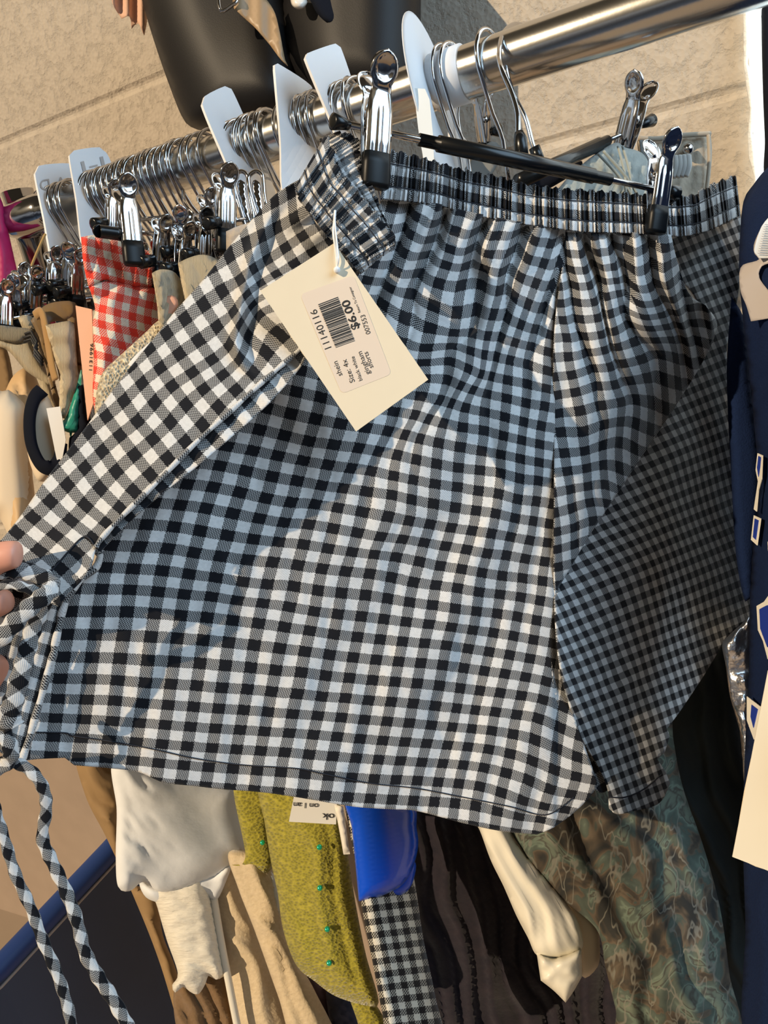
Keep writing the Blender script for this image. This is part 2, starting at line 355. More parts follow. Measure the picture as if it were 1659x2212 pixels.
def pillow(name, poly, z, bulge, rad, mat, parent=None, uv=None, sp=9, ripple=None, smooth=True):
    """closed soft volume: front and back meet along the outline"""
    vs, fs, B = tri_region(poly, sp, smooth=smooth); zf = zmap(z) if not callable(z) else z
    d = dist_to_poly(vs[:, 0], vs[:, 1], B); t = np.clip(d/rad, 0, 1); h = bulge*np.sqrt(1-(1-t)**2)
    z0 = zf(vs[:, 0], vs[:, 1]); rp = ripple(vs[:, 0], vs[:, 1])*np.clip(t*2, .25, 1) if ripple else 0
    bd = d < .05; n = len(vs)
    Fw = W(vs[:, 0], vs[:, 1], z0-h+rp); Bw = W(vs[:, 0], vs[:, 1], z0+h*.8)
    idx = np.arange(n)+n; idx[bd] = np.arange(n)[bd]
    Bw2 = Bw[~bd]; m_ = {}; k = n
    for i in range(n):
        if not bd[i]: m_[i] = k; k += 1
        else: m_[i] = i
    # keep a thin inner layer instead of triangles lying in the front surface
    faces = list(fs); ks = {}
    extra = []
    for f in fs:
        g = []
        for i in f:
            if bd[i] and all(bd[j] for j in f):
                if i not in ks: ks[i] = n+len(Bw2)+len(extra); extra.append(Bw[i]+(Bw[i]-CAM)*.001)
                g.append(ks[i])
            else: g.append(m_[i])
        faces.append(g[::-1])
    vv = np.vstack([Fw, Bw2]+([np.array(extra)] if extra else []))
    u = uv(vs[:, 0], vs[:, 1]) if uv else np.stack([vs[:, 0], vs[:, 1]], -1)
    uu = np.vstack([u, u[~bd]]+([u[list(ks.keys())]] if extra else []))
    return mobj(name, vv, faces, mat, parent, uu)
def tube(name, pts, rad, mat, parent=None, seg=10, closed=False, flat=1., up=None, uvs=None, caps=True, raw=False):
    P = np.array([np.array(p, float) for p in pts]); n = len(P)
    rad = np.full(n, rad) if np.isscalar(rad) else np.array(rad, float)
    T = np.gradient(P, axis=0); T /= np.linalg.norm(T, axis=1)[:, None]+1e-12
    v = []; uvv = []; L = np.concatenate([[0], np.cumsum(np.linalg.norm(np.diff(P, axis=0), axis=1))])
    ref = np.array(up if up is not None else (0.31, .2, .93), float); nrm = ref-ref.dot(T[0])*T[0]; nrm /= np.linalg.norm(nrm)+1e-12
    for i in range(n):
        if up is not None: nrm = ref-ref.dot(T[i])*T[i]
        else: nrm = nrm-nrm.dot(T[i])*T[i]
        nrm = nrm/(np.linalg.norm(nrm)+1e-12); bn = np.cross(T[i], nrm)
        for k in range(seg):
            a = 2*math.pi*k/seg; v.append(P[i]+rad[i]*(math.cos(a)*nrm*flat+math.sin(a)*bn))
            uvv.append((L[i], k/seg*2))
    f = [[i*seg+k, i*seg+(k+1) % seg, (i+1)*seg+(k+1) % seg, (i+1)*seg+k] for i in range(n-1) for k in range(seg)]
    if caps: f.append([k for k in range(seg)][::-1]); f.append([(n-1)*seg+k for k in range(seg)])
    if raw: return v, f
    if uvs: uvv = [uvs(a, b) for a, b in uvv]
    return mobj(name, v, f, mat, parent, uvv)
def spline3(pts, k=8):
    P = [np.array(p, float) for p in pts]; n = len(P); out = []
    for i in range(n-1):
        p0 = P[max(i-1, 0)]; p1 = P[i]; p2 = P[i+1]; p3 = P[min(i+2, n-1)]
        for j in range(k):
            t = j/k; out.append(.5*((2*p1)+(-p0+p2)*t+(2*p0-5*p1+4*p2-p3)*t*t+(-p0+3*p1-3*p2+p3)*t**3))
    out.append(P[-1]); return np.array(out)
def path(pts, k=8):
    return np.array([W(*p) for p in spline3(pts, k)])
def merge(parts):
    v = []; f = []
    for a, b in parts:
        o = len(v); v += list(a); f += [[i+o for i in q] for q in b]
    return v, f
def box(cx, cy, cz, sx, sy, sz):
    v = [(cx+a*sx/2, cy+b*sy/2, cz+c*sz/2) for a in (-1, 1) for b in (-1, 1) for c in (-1, 1)]
    return v, [[0, 1, 3, 2], [4, 6, 7, 5], [0, 4, 5, 1], [2, 3, 7, 6], [0, 2, 6, 4], [1, 5, 7, 3]]
def bevel(o, w=.001, seg=2):
    b = o.modifiers.new('bevel', 'BEVEL'); b.width = w; b.segments = seg; b.limit_method = 'ANGLE'; return o
def ribbon(name, top, bot, z, mat, parent, ns, nt, uvf, ripple=None, edge=None, solid=.0007):
    """band between two curves; s along, t from top to bottom"""
    def res(c, n):
        c = curve_pts(c, 4, False); L = np.concatenate([[0], np.cumsum(np.linalg.norm(np.diff(c, axis=0), axis=1))]); q = np.linspace(0, L[-1], n)
        return np.stack([np.interp(q, L, c[:, 0]), np.interp(q, L, c[:, 1])], -1)
    A = res(top, ns); B = res(bot, ns); zf = zmap(z) if not callable(z) else z
    s = np.linspace(0, 1, ns)[:, None]*np.ones((1, nt)); t = np.ones((ns, 1))*np.linspace(0, 1, nt)[None]
    tt = t+(edge(s, t) if edge else 0)
    X = A[:, None, 0]*(1-tt)+B[:, None, 0]*tt; Y = A[:, None, 1]*(1-tt)+B[:, None, 1]*tt
    zz = zf(X.ravel(), Y.ravel()).reshape(X.shape)
    if ripple: zz = zz+ripple(s, t)
    w = W(X, Y, zz).reshape(-1, 3); u, v_ = uvf(s, t)
    f = [[i*nt+j, i*nt+j+1, (i+1)*nt+j+1, (i+1)*nt+j] for i in range(ns-1) for j in range(nt-1)]
    return mobj(name, w, f, mat, parent, np.stack([u.ravel(), v_.ravel()], -1), solid=solid)

# ================================================================== THE SETTING
WALLY = float(W(1000, 130, .86)[1])
Z1 = onY(350, 165, WALLY)[2]; Z2 = onY(1400, 250, WALLY)[2]
course = Z1-Z2
def build_wall():
    x0, x1 = -3.2, 1.9; zs = []
    z = Z2
    js = [Z2+course*k for k in range(-8, 4) if Z2+course*k > 1.02]
    prof = [(0., 0.)]
    for j in js:
        g = .0045; d = .003
        if j-g*2 > .02: prof += [(j-g*1.6, 0), (j-g*.7, d*.75), (j, d), (j+g*.7, d*.75), (j+g*1.6, 0)]
    prof.append((3.0, 0))
    v = []; f = []
    xs = [x0, x1]
    for (z, d) in prof:
        for x in xs: v.append((x, WALLY+d, z))
    for i in range(len(prof)-1): f.append([i*2, i*2+1, i*2+3, i*2+2])
    # thickness behind
    k = len(v); v += [(x0, WALLY+.2, 0), (x1, WALLY+.2, 0), (x1, WALLY+.2, 3), (x0, WALLY+.2, 3)]; n_ = len(prof)
    f += [[k+1, k, k+3, k+2], [0, k, k+1, 1], [2*n_-2, 2*n_-1, k+2, k+3]]
    o = mobj('wall_back', v, f, 'wall', smooth=False); tag(o, kind='structure'); return o
build_wall()
MAT['dim_tan'] = plain('dim_lower_wall', (.33, .255, .20), .75, noise=.12, nscale=14)
v, f = box(-.65, WALLY-.004, .49, 5.1, .008, .98); tag(mobj('wall_lower', v, f, 'dim_tan', smooth=False), kind='structure')  # added thin panel; the lower wall's shade is put into its colour
v, f = box(-.3, 0.2, -.05, 6, 4.2, .1); tag(mobj('floor', v, f, 'floor', smooth=False), kind='structure')

# wall edge strip at the right, glowing by emission, with its ragged painted edge
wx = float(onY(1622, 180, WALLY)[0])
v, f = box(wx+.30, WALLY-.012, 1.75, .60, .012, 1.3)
edge_strip = tag(mobj('glowing_wall_edge', v, f, 'edge_glow', smooth=False), kind='structure')
pp = []
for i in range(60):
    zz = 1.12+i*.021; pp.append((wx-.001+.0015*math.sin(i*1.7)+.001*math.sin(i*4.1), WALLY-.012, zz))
tube('ragged_edge', pp, [.003+.0012*math.sin(i*2.3) for i in range(60)], 'trim', edge_strip, 8)

# ================================================================== RACK
railP = np.array([.1081, .336, -.56]) @ M3.T + CAM
RY, RZ = float(railP[1]), float(railP[2])
def rail_x(px):           # world x of the rail axis seen at image column px
    lo, hi = -3., 1.5
    for _ in range(50):
        m_ = (lo+hi)/2; c = M3.T @ (np.array([m_, RY, RZ])-CAM)
        if CX+F*c[0]/-c[2] < px: lo = m_
        else: hi = m_
    return lo
RR = .0188
xa = rail_x(82)
rack = thing('clothes_rack', (xa, RY, 0), 'chrome garment rack with a thick tubular rail full of clip hangers', 'rack')
tube('rail', [(xa, RY, RZ), (-.4, RY, RZ), (0, RY, RZ), (.9, RY, RZ)], RR, 'rail_chrome', rack, 48)
xp = float(rail_x(58)); 
tube('post', [(xp, RY, .02), (xp, RY, .8), (xp, RY, RZ+.030)], .0165, 'chrome', rack, 40)
# ball connector joining rail and post
prof = [(-.034, .014), (-.031, .0225), (-.022, .027), (0, .029), (.022, .027), (.031, .0225), (.034, .014)]
tube('connector', [(xp+.022+a, RY-.012, RZ) for a, r_ in prof], [r_*.70 for a, r_ in prof], 'chrome', rack, 32)
tube('collar', [(xp, RY, RZ-.115), (xp, RY, RZ-.108)], .0195, 'chrome', rack, 32)
v, f = merge([box(xp, RY, .012, .05, .55, .024)]); bevel(mobj('foot', v, f, 'chrome', rack, smooth=False), .004)

# ================================================================== PINCH CLIPS AND HANGERS (local meshes)
def arm_mesh(side, L=.056, splay=.007):
    """stamped steel arm: round dished grip on top, ribbed body; side = -1 front, +1 back"""
    st = [(0., .0066, 0), (.25, .0068, 0), (.50, .0064, 0), (.62, .0050, 0), (.70, .0042, 0), (.76, .0052, 1), (.84, .0070, 1), (.92, .0066, 1), (.97, .0044, 1), (1., .0012, 1)]
    st2 = []
    for i in range(41):
        t = i/40; w = np.interp(t, [0, .1, .5, .62, .71, .76], [.0070, .0076, .0074, .0066, .0056, .0056])
        if t > .70: w = max(w if t < .76 else 0, math.sqrt(max(2e-7, .0078**2-((t-.861)*L)**2)))
        st2.append((t, w))
    nv = 13; v = []; f = []
    for t, w in st2:
        z = (t-.28)*L*1.0
        y = side*(.0018+np.interp(t, [0, .25, .55, .7, 1], [0, .0022, .0038, .0048, .0048+splay]))
        for j in range(nv):
            q = j/(nv-1)*2-1; x = q*w
            if t < .62: b_ = .0007*math.cos(q*math.pi*1.5)**2*min(1, t*8)*min(1, (.62-t)*10)
            else:
                dr = math.hypot(x, (t-.861)*L)/.0052; b_ = -.0013*max(0, 1-dr*dr)**.5 if dr < 1 else .0006*math.sin(min(1, (dr-1)*2.2)*math.pi)
            v.append((x, y+side*b_-side*.0012*abs(q)**3, z))
    for i in range(40):
        for j in range(nv-1):
            q = [i*nv+j, i*nv+j+1, (i+1)*nv+j+1, (i+1)*nv+j]; f.append(q if side < 0 else q[::-1])
    return v, f
def tip_mesh():
    v = []; f = []; ks = [(-.0235, .0070), (-.0215, .0078), (-.012, .0076), (-.0065, .0072)]
    ring = lambda w, d: [(-w, -d*.6), (-w*.7, -d), (w*.7, -d), (w, -d*.6), (w, d*.6), (w*.7, d), (-w*.7, d), (-w, d*.6)]
    for z, w in ks:
        d = .0045 if z > -.02 else .0036
        for x, y in ring(w, d): v.append((x, y, z))
    for i in range(len(ks)-1):
        for j in range(8): f.append([i*8+j, i*8+(j+1) % 8, (i+1)*8+(j+1) % 8, (i+1)*8+j])
    f.append(list(range(8))[::-1]); f.append([24+j for j in range(8)]); return v, f
A1 = arm_mesh(-1); A2 = arm_mesh(1)
me_clip = None; me_tip = None; me_spring = None
def add_clip(parent, loc, axis, up=(0, 0, 1), scale=1., splay_rot=0, front_only=False, local=False):
    """clip part with rubber tip sub-part. axis = direction across the clip width"""
    global me_clip, me_tip, me_spring
    ax = Vector(axis).normalized(); u = Vector(up); u = (u-u.dot(ax)*ax).normalized(); y = u.cross(ax).normalized()
    mt = Matrix(((ax.x, y.x, u.x, loc[0]), (ax.y, y.y, u.y, loc[1]), (ax.z, y.z, u.z, loc[2]), (0, 0, 0, 1))) @ Matrix.Scale(scale, 4)
    if me_clip is None:
        sp = tube('', [(-.0062, 0, .012), (.0062, 0, .012)], .0026, 'chrome', raw=True, seg=10)
        v, f = merge([A1, A2, sp])
        t = mobj('clip', v, f, 'chrome', solid=.0006); me_clip = t.data; C.objects.unlink(t); bpy.data.objects.remove(t)
        v, f = tip_mesh(); t = mobj('rubber_tip', v, f, 'rubber'); me_tip = t.data; bpy.data.objects.remove(t)
    c = bpy.data.objects.new('clip', me_clip); C.objects.link(c)
    s = c.modifiers.new('thickness', 'SOLIDIFY'); s.thickness = .0006
    c.parent = parent; c.matrix_parent_inverse = Matrix.Identity(4) if local else PM.get(parent.name, Matrix.Identity(4)); c.matrix_basis = mt
    r = bpy.data.objects.new('rubber_tip', me_tip); C.objects.link(r); r.parent = c
    return c
# generic rail hanger, parts in the local frame of the Empty that sits on the rail axis
HR = RR+.0022
def hook_pts(drop=.098):
    p = []
    for a in np.linspace(-25, 205, 24):
        t = math.radians(a); p.append((0, HR*1.08*math.cos(t), HR*1.08*math.sin(t)+.001))
    p += [(0, -.0165, -.020), (0, -.011, -.034), (0, -.003, -.046), (0, 0, -.053), (0, 0, -.07), (0, 0, -drop)]
    return np.array(p)
def make_hanger(group, label, clips=True, half=.135):
    t = thing('clip_hanger', (0, RY, RZ), label, 'hanger', group, world_parts=False)
    tube('hook', hook_pts(), .0016, 'chrome', t, 8)
    tube('bar', [(0, -half, -.1), (0, 0, -.1), (0, half, -.1)], .0026, 'chrome', t, 8)
    tube('end_cap', [(0, -half-.008, -.1), (0, -half-.007, -.1), (0, -half+.008, -.1)], [.003, .0055, .0040], 'black_plastic', t, 12)
    if clips:
        add_clip(t, (0, -half+.018, -.106), (1, 0, 0), local=True)
    return t
def copy_tree(o, parent=None):
    c = o.copy(); C.objects.link(c)
    if parent: c.parent = parent
    for ch in list(o.children): copy_tree(ch, c)
    return c
protoA = make_hanger('hangers with clips', 'x', True); protoB = make_hanger('hangers', 'x', False, .10)
ORD = ['first', 'second', 'third', 'fourth', 'fifth', 'sixth', 'seventh', 'eighth', 'ninth', 'tenth', 'eleventh', 'twelfth', 'thirteenth', 'fourteenth', 'fifteenth', 'sixteenth', 'seventeenth', 'eighteenth', 'nineteenth', 'twentieth']
LAB = {
 1: ('chrome hooks at the far left end of the rail', '%s chrome hanger hook from the far left end of the rail'),
 2: ('tightly packed chrome hooks on the left of the rail', '%s chrome hanger hook from the left in the tight row behind the red gingham'),
 3: ('chrome hooks left of the leaning white divider', '%s chrome hanger hook from the left, just before the leaning white divider'),
 4: ('chrome hooks right of the leaning white divider', '%s chrome hanger hook to the right of the leaning white divider'),
 5: ('chrome hooks right of the pointed white divider', '%s chrome hanger hook to the right of the pointed white divider'),
 6: ('chrome hooks behind the gingham shorts clip', '%s chrome hanger hook from the left behind the gingham shorts left clip'),
 8: ('pair of chrome hooks right of the round divider', '%s chrome hanger hook to the right of the round white divider'),
}
rows = [(1, [112, 121, 131, 142, 154, 166]), (2, [204, 214, 224, 235, 246, 257, 268, 280, 291, 303, 314, 325, 337, 348, 360, 372, 384, 396, 410]),
        (3, [434, 449, 470]), (4, [506, 516, 526, 549, 557, 567, 582, 592]), (5, [632, 662, 671, 681, 692]), (6, [734, 744, 756, 768, 782]), (8, [966, 984])]
used = {'A': False, 'B': False}
kk = 0
for g, xs in rows:
    for io, x in enumerate(xs):
        kk += 1
        useA = g in (1, 2, 3, 4) and kk % 4 == 0
        pr = protoA if useA else protoB; key = 'A' if useA else 'B'
        if not used[key]: h = pr; used[key] = True
        else: h = copy_tree(pr)
        h.location = (rail_x(x), RY+random.uniform(-.0008, .0008), RZ+random.uniform(-.0006, .0006))
        ang = random.uniform(-.26, .10)
        if g == 8: ang = -.12
        h.rotation_euler = (random.uniform(-.03, .03)+(-.0), random.uniform(-.03, .03), ang)
        h['group'], h['label'] = LAB[g][0], LAB[g][1] % ORD[io]; h['category'] = 'hanger'
lab3 = thing('clip_hanger', (rail_x(1062), RY, RZ), 'chrome hook with black collar just left of the gingham shorts hanger hook', 'hanger', world_parts=False)
lab3.rotation_euler = (0, 0, -.15)
tube('hook', hook_pts(.10), .0017, 'chrome', lab3, 10); tube('collar', [(0, 0, -.088), (0, 0, -.115)], .0035, 'black_plastic', lab3, 12)

# ------------------------------------------------ dividers
def divider(quad, depth, label, cat='divider', shape=None):
    """white plastic plate standing on the rail, given by its outline"""
    o = sheet('rail_divider', quad, depth, 'white_plastic', None, sp=16, solid=.0022); tag(o, label, cat); return o
xd = lambda px: float(-(M3.T @ (np.array([rail_x(px), RY, RZ])-CAM))[2])
D1 = divider([(84, 358), (150, 353), (163, 370), (190, 560), (175, 640), (135, 640), (112, 560), (95, 470), (76, 375)], [(80, 360, xd(120)-.02), (160, 360, xd(120)+.03), (130, 620, xd(120)-.04), (180, 600, xd(120))], 'translucent white divider plate furthest left on the rail, faint letters')
D2 = divider([(160, 325), (215, 318), (230, 330), (243, 380), (215, 520), (190, 545), (176, 520), (165, 430), (150, 335)], [(150, 325, xd(185)-.025), (235, 320, xd(185)+.02), (185, 540, xd(185)-.05), (220, 520, xd(185)-.03)], 'white divider plate left of the packed hooks with two faint letters')
D3 = divider([(442, 208), (486, 186), (500, 192), (538, 275), (575, 360), (598, 440), (560, 470), (530, 440), (480, 330), (437, 225)], [(440, 215, xd(500)-.03), (500, 190, xd(500)+.02), (590, 440, xd(500)-.035), (530, 430, xd(500)-.05)], 'plain white divider plate leaning in front of the mannequin left thigh')
D4 = divider([(594, 140), (600, 137), (672, 185), (679, 220), (690, 330), (680, 420), (650, 440), (612, 420), (606, 300), (594, 150)], [(596, 140, xd(620)-.035), (675, 185, xd(620)+.01), (612, 410, xd(620)-.055), (690, 380, xd(620)-.03)], 'white divider plate with a slanted pointed top')
D5 = divider([(664, 115), (725, 94), (736, 102), (765, 185), (800, 290), (790, 330), (740, 330), (715, 260), (660, 125)], [(660, 115, xd(740)-.03), (735, 95, xd(740)+.015), (790, 330, xd(740)-.01), (730, 320, xd(740)-.03)], 'tall white divider plate lit pale blue before the mannequin right thigh')
# round divider seen edge-on
zc = xd(938); 
dk = thing('round_size_divider', W(925, 220, zc), 'round white plastic rail divider disc with taped paper label', 'divider')
cen = np.array([rail_x(938), RY, RZ]); 
vv = []; ff = []; nn_ = 64; n_dir = np.array([1, .0, .0])
tiltv = np.array([.97, .12, .10]); tiltv /= np.linalg.norm(tiltv); e1 = np.cross(tiltv, [0, 0, 1]); e1 /= np.linalg.norm(e1); e2 = np.cross(e1, tiltv)
RDK = .068
for s in (-1, 1):
    for rr in (RR*1.12, RDK-.003, RDK):
        for k in range(nn_):
            a = 2*math.pi*k/nn_; th = .0011 if rr < RDK else .0004
            vv.append(cen+np.array([0, 0, -.020])+e1*rr*math.cos(a)+e2*rr*math.sin(a)*1.05+tiltv*s*th)
for s in range(2):
    for r_ in range(2):
        for k in range(nn_):
            a = s*3*nn_+r_*nn_+k; b_ = s*3*nn_+r_*nn_+(k+1) % nn_; q = [a, b_, b_+nn_, a+nn_]; ff.append(q if s else q[::-1])
for k in range(nn_):
    a = 2*nn_+k; b_ = 2*nn_+(k+1) % nn_; ff.append([a, b_, b_+3*nn_, a+3*nn_]); a = k; b_ = (k+1) % nn_; ff.append([b_, a, a+3*nn_, b_+3*nn_])
mobj('disc', vv, ff, 'white_plastic', dk)
tube('sleeve', [cen+np.array([.001, 0, 0]), cen+np.array([.013, 0, 0]), cen+np.array([.026, 0, 0])], RR*1.10, 'white_plastic', dk, 40)
sheet('paper_label', [(893, 190, 1), (918, 192, 1), (928, 215, 1), (936, 300, 1), (940, 420, 1), (925, 400, 1), (905, 290, 1)], zc-.052, 'label_white', dk, sp=12, solid=.0003)

# faint lettering helper
def text_mesh(body, bold=False):
    cu = bpy.data.curves.new('t', 'FONT'); cu.body = body; cu.size = 1; cu.resolution_u = 4
    if bold: cu.offset = .022
    ob = bpy.data.objects.new('t', cu); C.objects.link(ob); bpy.context.view_layer.update()
    dg = bpy.context.evaluated_depsgraph_get(); me = bpy.data.meshes.new_from_object(ob.evaluated_get(dg)); bpy.data.objects.remove(ob)
    vs = np.array([v.co[:] for v in me.vertices]); fs = [list(p.vertices) for p in me.polygons]; bpy.data.meshes.remove(me); return vs, fs
def text_on(name, body, start, end, hgt, zfun, mat, parent, bold=False, mirror=False, lift=.0006, upsign=1, label=None):
    vs, fs = text_mesh(body, bold); w = vs[:, 0].max()-vs[:, 0].min(); x0 = vs[:, 0].min()
    s = np.array(start, float); e = np.array(end, float); d = e-s; L = np.linalg.norm(d); d /= L
    up = np.array([d[1], -d[0]])*upsign
    X = (vs[:, 0]-x0)/w
    if mirror: X = 1-X
    px = s[0]+d[0]*X*L+up[0]*vs[:, 1]*hgt; py = s[1]+d[1]*X*L+up[1]*vs[:, 1]*hgt
    z = zfun(px, py)-lift; w3 = W(px, py, z)
    fs2 = []
    for f in fs:
        P = [(px[i], py[i]) for i in f]; ar = sum(P[i][0]*P[(i+1) % len(P)][1]-P[(i+1) % len(P)][0]*P[i][1] for i in range(len(P)))
        fs2.append(f if ar < 0 else f[::-1])
    o = mobj(name, w3, fs2, mat, parent, smooth=False, solid=.0001)
    if label: o['label'] = label
    return o
z1 = zmap([(80, 360, xd(120)-.02), (160, 360, xd(120)+.03), (130, 620, xd(120)-.04), (180, 600, xd(120))])
text_on('lettering', 'A-D', (88, 412), (145, 404), 34, z1, 'ink_soft', D1, mirror=True, lift=.0012)
z2 = zmap([(150, 325, xd(185)-.025), (235, 320, xd(185)+.02), (185, 540, xd(185)-.05), (220, 520, xd(185)-.03)])
text_on('lettering', 'I-J', (180, 372), (228, 360), 34, z2, 'ink_soft', D2, mirror=True, lift=.0012)

# ================================================================== GINGHAM SHORTS
sh = thing('gingham_shorts', W(1000, 900, .5), 'black and white gingham shorts, waistband clipped to a hanger, left side pulled open', 'shorts')
# cloth thread correspondences: (px, py, u, v)
def conv(lst, ox, oy, s): return [(ox+x/s, oy+y/s, u, v) for x, y, u, v in lst]
MP = []
MP += [(129.5,1466,0,0),(193,1467,2,0),(254,1470,4,0),(314,1475,6,0),(369,1478,8,0),(425,1481,10,0),(479,1486,12,0),(534.5,1489,14,0),(586,1494,16,0),(642,1499,18,0),(695,1505,20,0),(745.6,1508,22,0),(796,1513,24,0),(845,1516,26,0),(892,1520,28,0),(940,1525,30,0),(987,1530,32,0),(1026,1534,34,0),(1070,1538,36,0),(1116,1544,38,0),(1162,1551,40,0),(1210,1572,42,0)]
MP += [(259,1422,4,-2),(267.6,1373,4,-4),(274,1321,4,-6),(280,1274,4,-8),(287.5,1229,4,-10),(248,1513,4,2),(243,1558,4,4),(235,1598,4,6),(230,1638,4,8),(595,1448,16,-2)]
MP += [(650.6,1452,18,-2),(659,1407.6,18,-4),(669,1362,18,-6),(679,1321,18,-8),(949,1481,30,-2),(956.5,1437,30,-4),(964,1394,30,-6),(975.5,1355,30,-8),(984,1315,30,-10),(1172.6,1511,40,-2),(1180,1472,40,-4),(1188.6,1431,40,-6),(1152.7,1382,38,-8),(1159,1340,38,-10)]
MP += [(631.6,1542.6,18,2),(625,1583.5,18,4),(615,1625,18,6),(686.5,1546,20,2),(676.8,1587,20,4),(667.5,1630,20,6),(659,1672,20,8),(652.7,1715.6,20,10),(932,1566.7,30,2),(921.5,1606,30,4),(911,1647,30,6),(901.7,1686,30,8),(893,1730,30,10)]
MP += [(1062,1578.5,36,2),(1055.7,1618.6,36,4),(1045,1658.6,36,6),(1036.7,1698.7,36,8),(1027,1741,36,10),(1022,1785,36,12),(1155,1597.5,40,2),(1150,1644,40,4),(1142,1684,40,6),(1129.5,1730,40,8),(1121,1764,40,10),(1203,1616,42,2),(1197,1663,42,4),(1188.6,1705,42,6),(1176,1743,42,8),(1167.5,1770,42,10),(1246,1635,44,2),(1245.6,1677.6,44,4),(1233,1715.6,44,6),(1220,1749,44,8)]
MP += [(342,1278,6,-8),(398,1284,8,-8),(457.5,1288.6,10,-8),(512,1297,12,-8),(568,1303,14,-8),(350.6,1233,6,-10),(408.5,1240.5,8,-10),(466,1248,10,-10),(526,1257.5,12,-10),(576.7,1263,14,-10),(636,1266.6,16,-10),(687,1275.6,18,-10),(737.6,1281,20,-10),(790,1286,22,-10)]
MP += [(363,1185,6,-12),(419.4,1194,8,-12),(477,1201.5,10,-12),(535,1209,12,-12),(589,1214,14,-12),(643.6,1221,16,-12),(696,1228.6,18,-12),(746.7,1234,20,-12),(799,1239.5,22,-12)]
MP += [(376,1138,6,-14),(432,1147,8,-14),(491.7,1157,10,-14),(547.7,1165,12,-14),(602,1171,14,-14),(656,1176,16,-14),(708.7,1185,18,-14),(761,1192.4,20,-14),(808,1198,22,-14),(855,1203,24,-14)]
MP += [(390,1091,6,-16),(444.7,1098,8,-16),(502.5,1109,10,-16),(560.4,1120,12,-16),(613,1129,14,-16),(667,1133,16,-16),(719.5,1142,18,-16),(772,1151,20,-16),(822.6,1160,22,-16),(869.6,1165,24,-16)]
MP += [(405,1046,6,-18),(461,1053,8,-18),(519,1064,10,-18),(575,1076.7,12,-18),(629,1085.7,14,-18),(681.6,1089,16,-18),(730,1096.6,18,-18),(783,1105.6,20,-18),(839,1116.5,22,-18),(884,1125.5,24,-18)]
MP += [(475.4,1006,8,-20),(531.5,1017,10,-20),(589,1029.7,12,-20),(641.8,1038.7,14,-20),(696,1049.5,16,-20),(741,1055,18,-20),(792,1062,20,-20),(848,1069,22,-20)]
MP += [(490,964.6,8,-22),(546,973.6,10,-22),(600,984.4,12,-22),(654.4,995,14,-22),(708.7,1004,16,-22),(759,1011.6,18,-22),(801,1017,20,-22),(851,1029,22,-22)]
MP += [(560.4,928.4,10,-24),(614.6,941,12,-24),(667,953.7,14,-24),(721,961,16,-24),(775.6,968,18,-24),(817,975.4,20,-24),(858,983,22,-24),(575,881,10,-26),(629,894,12,-26),(681.6,905,14,-26),(736,915.7,16,-26),(839,931,20,-26),(850,889,20,-28)]
MP += [(898,896.4,22,-28),(925,905.5,24,-28),(958,914.5,26,-28),(1000,923.6,28,-28),(1045.6,929.6,30,-28),(1088,941.6,32,-28),(1127,950.7,34,-28),(1166,959.7,36,-28),(875,940,22,-26),(907,947.7,24,-26),(947.7,956.7,26,-26),(994.4,965.8,28,-26),(1041,974.8,30,-26),(1081.8,982,32,-26),(1124,991,34,-26),(1164.7,999,36,-26)]
MP += [(899.5,993,24,-24),(943,1002,26,-24),(990,1011,28,-24),(1036.6,1015.5,30,-24),(1081.8,1021.5,32,-24),(1122.5,1033.6,34,-24),(1163,1038,36,-24),(892,1036.6,24,-22),(940,1045.6,26,-22),(988,1051.7,28,-22),(1033.6,1060.7,30,-22),(1077,1066.7,32,-22),(1118,1078.8,34,-22),(1158.6,1083,36,-22)]
MP += [(889,1078.8,24,-20),(937,1087.8,26,-20),(984,1096.9,28,-20),(1029,1103,30,-20),(1071,1109,32,-20),(1113.4,1119.5,34,-20),(1152.6,1125.5,36,-20),(1185.8,1131.5,38,-20),(929.6,1133,26,-18),(974.8,1140.6,28,-18),(1020,1146.6,30,-18),(1062,1152.6,32,-18),(1103,1160,34,-18),(1145,1167.7,36,-18),(1182.8,1172,38,-18)]
MP += [(916,1172,26,-16),(962.7,1179.7,28,-16),(1008,1187,30,-16),(1053,1196,32,-16),(1093.8,1199,34,-16),(1134.5,1207,36,-16),(1176.7,1213,38,-16),(907,1213,26,-14),(950.7,1223,28,-14),(997.4,1229.5,30,-14),(1041,1237,32,-14),(1084.8,1244.5,34,-14),(1128.5,1249,36,-14),(1172,1255,38,-14),(893,1258,26,-12),(941.7,1264,28,-12),(988,1270,30,-12),(1035,1279,32,-12),(1080,1283.7,34,-12),(1125.5,1290,36,-12)]
MP += [(1047,890.4,30,-30),(1051.7,851,30,-32),(1060.7,813.6,30,-34),(1090.8,901,32,-30),(1095,860,32,-32),(1097,821,32,-34),(1005,881,28,-30),(1021.5,842,28,-32),(1041,809,28,-34),(1131.5,911.5,34,-30),(1136,870.8,34,-32),(1139,830,34,-34),(1169,920.6,36,-30),(1176.7,877,36,-32),(1180,839,36,-34),(975,870.8,26,-30),(996,833,26,-32),(908.5,856,22,-30),(952,865,24,-30),(967,821,24,-32)]
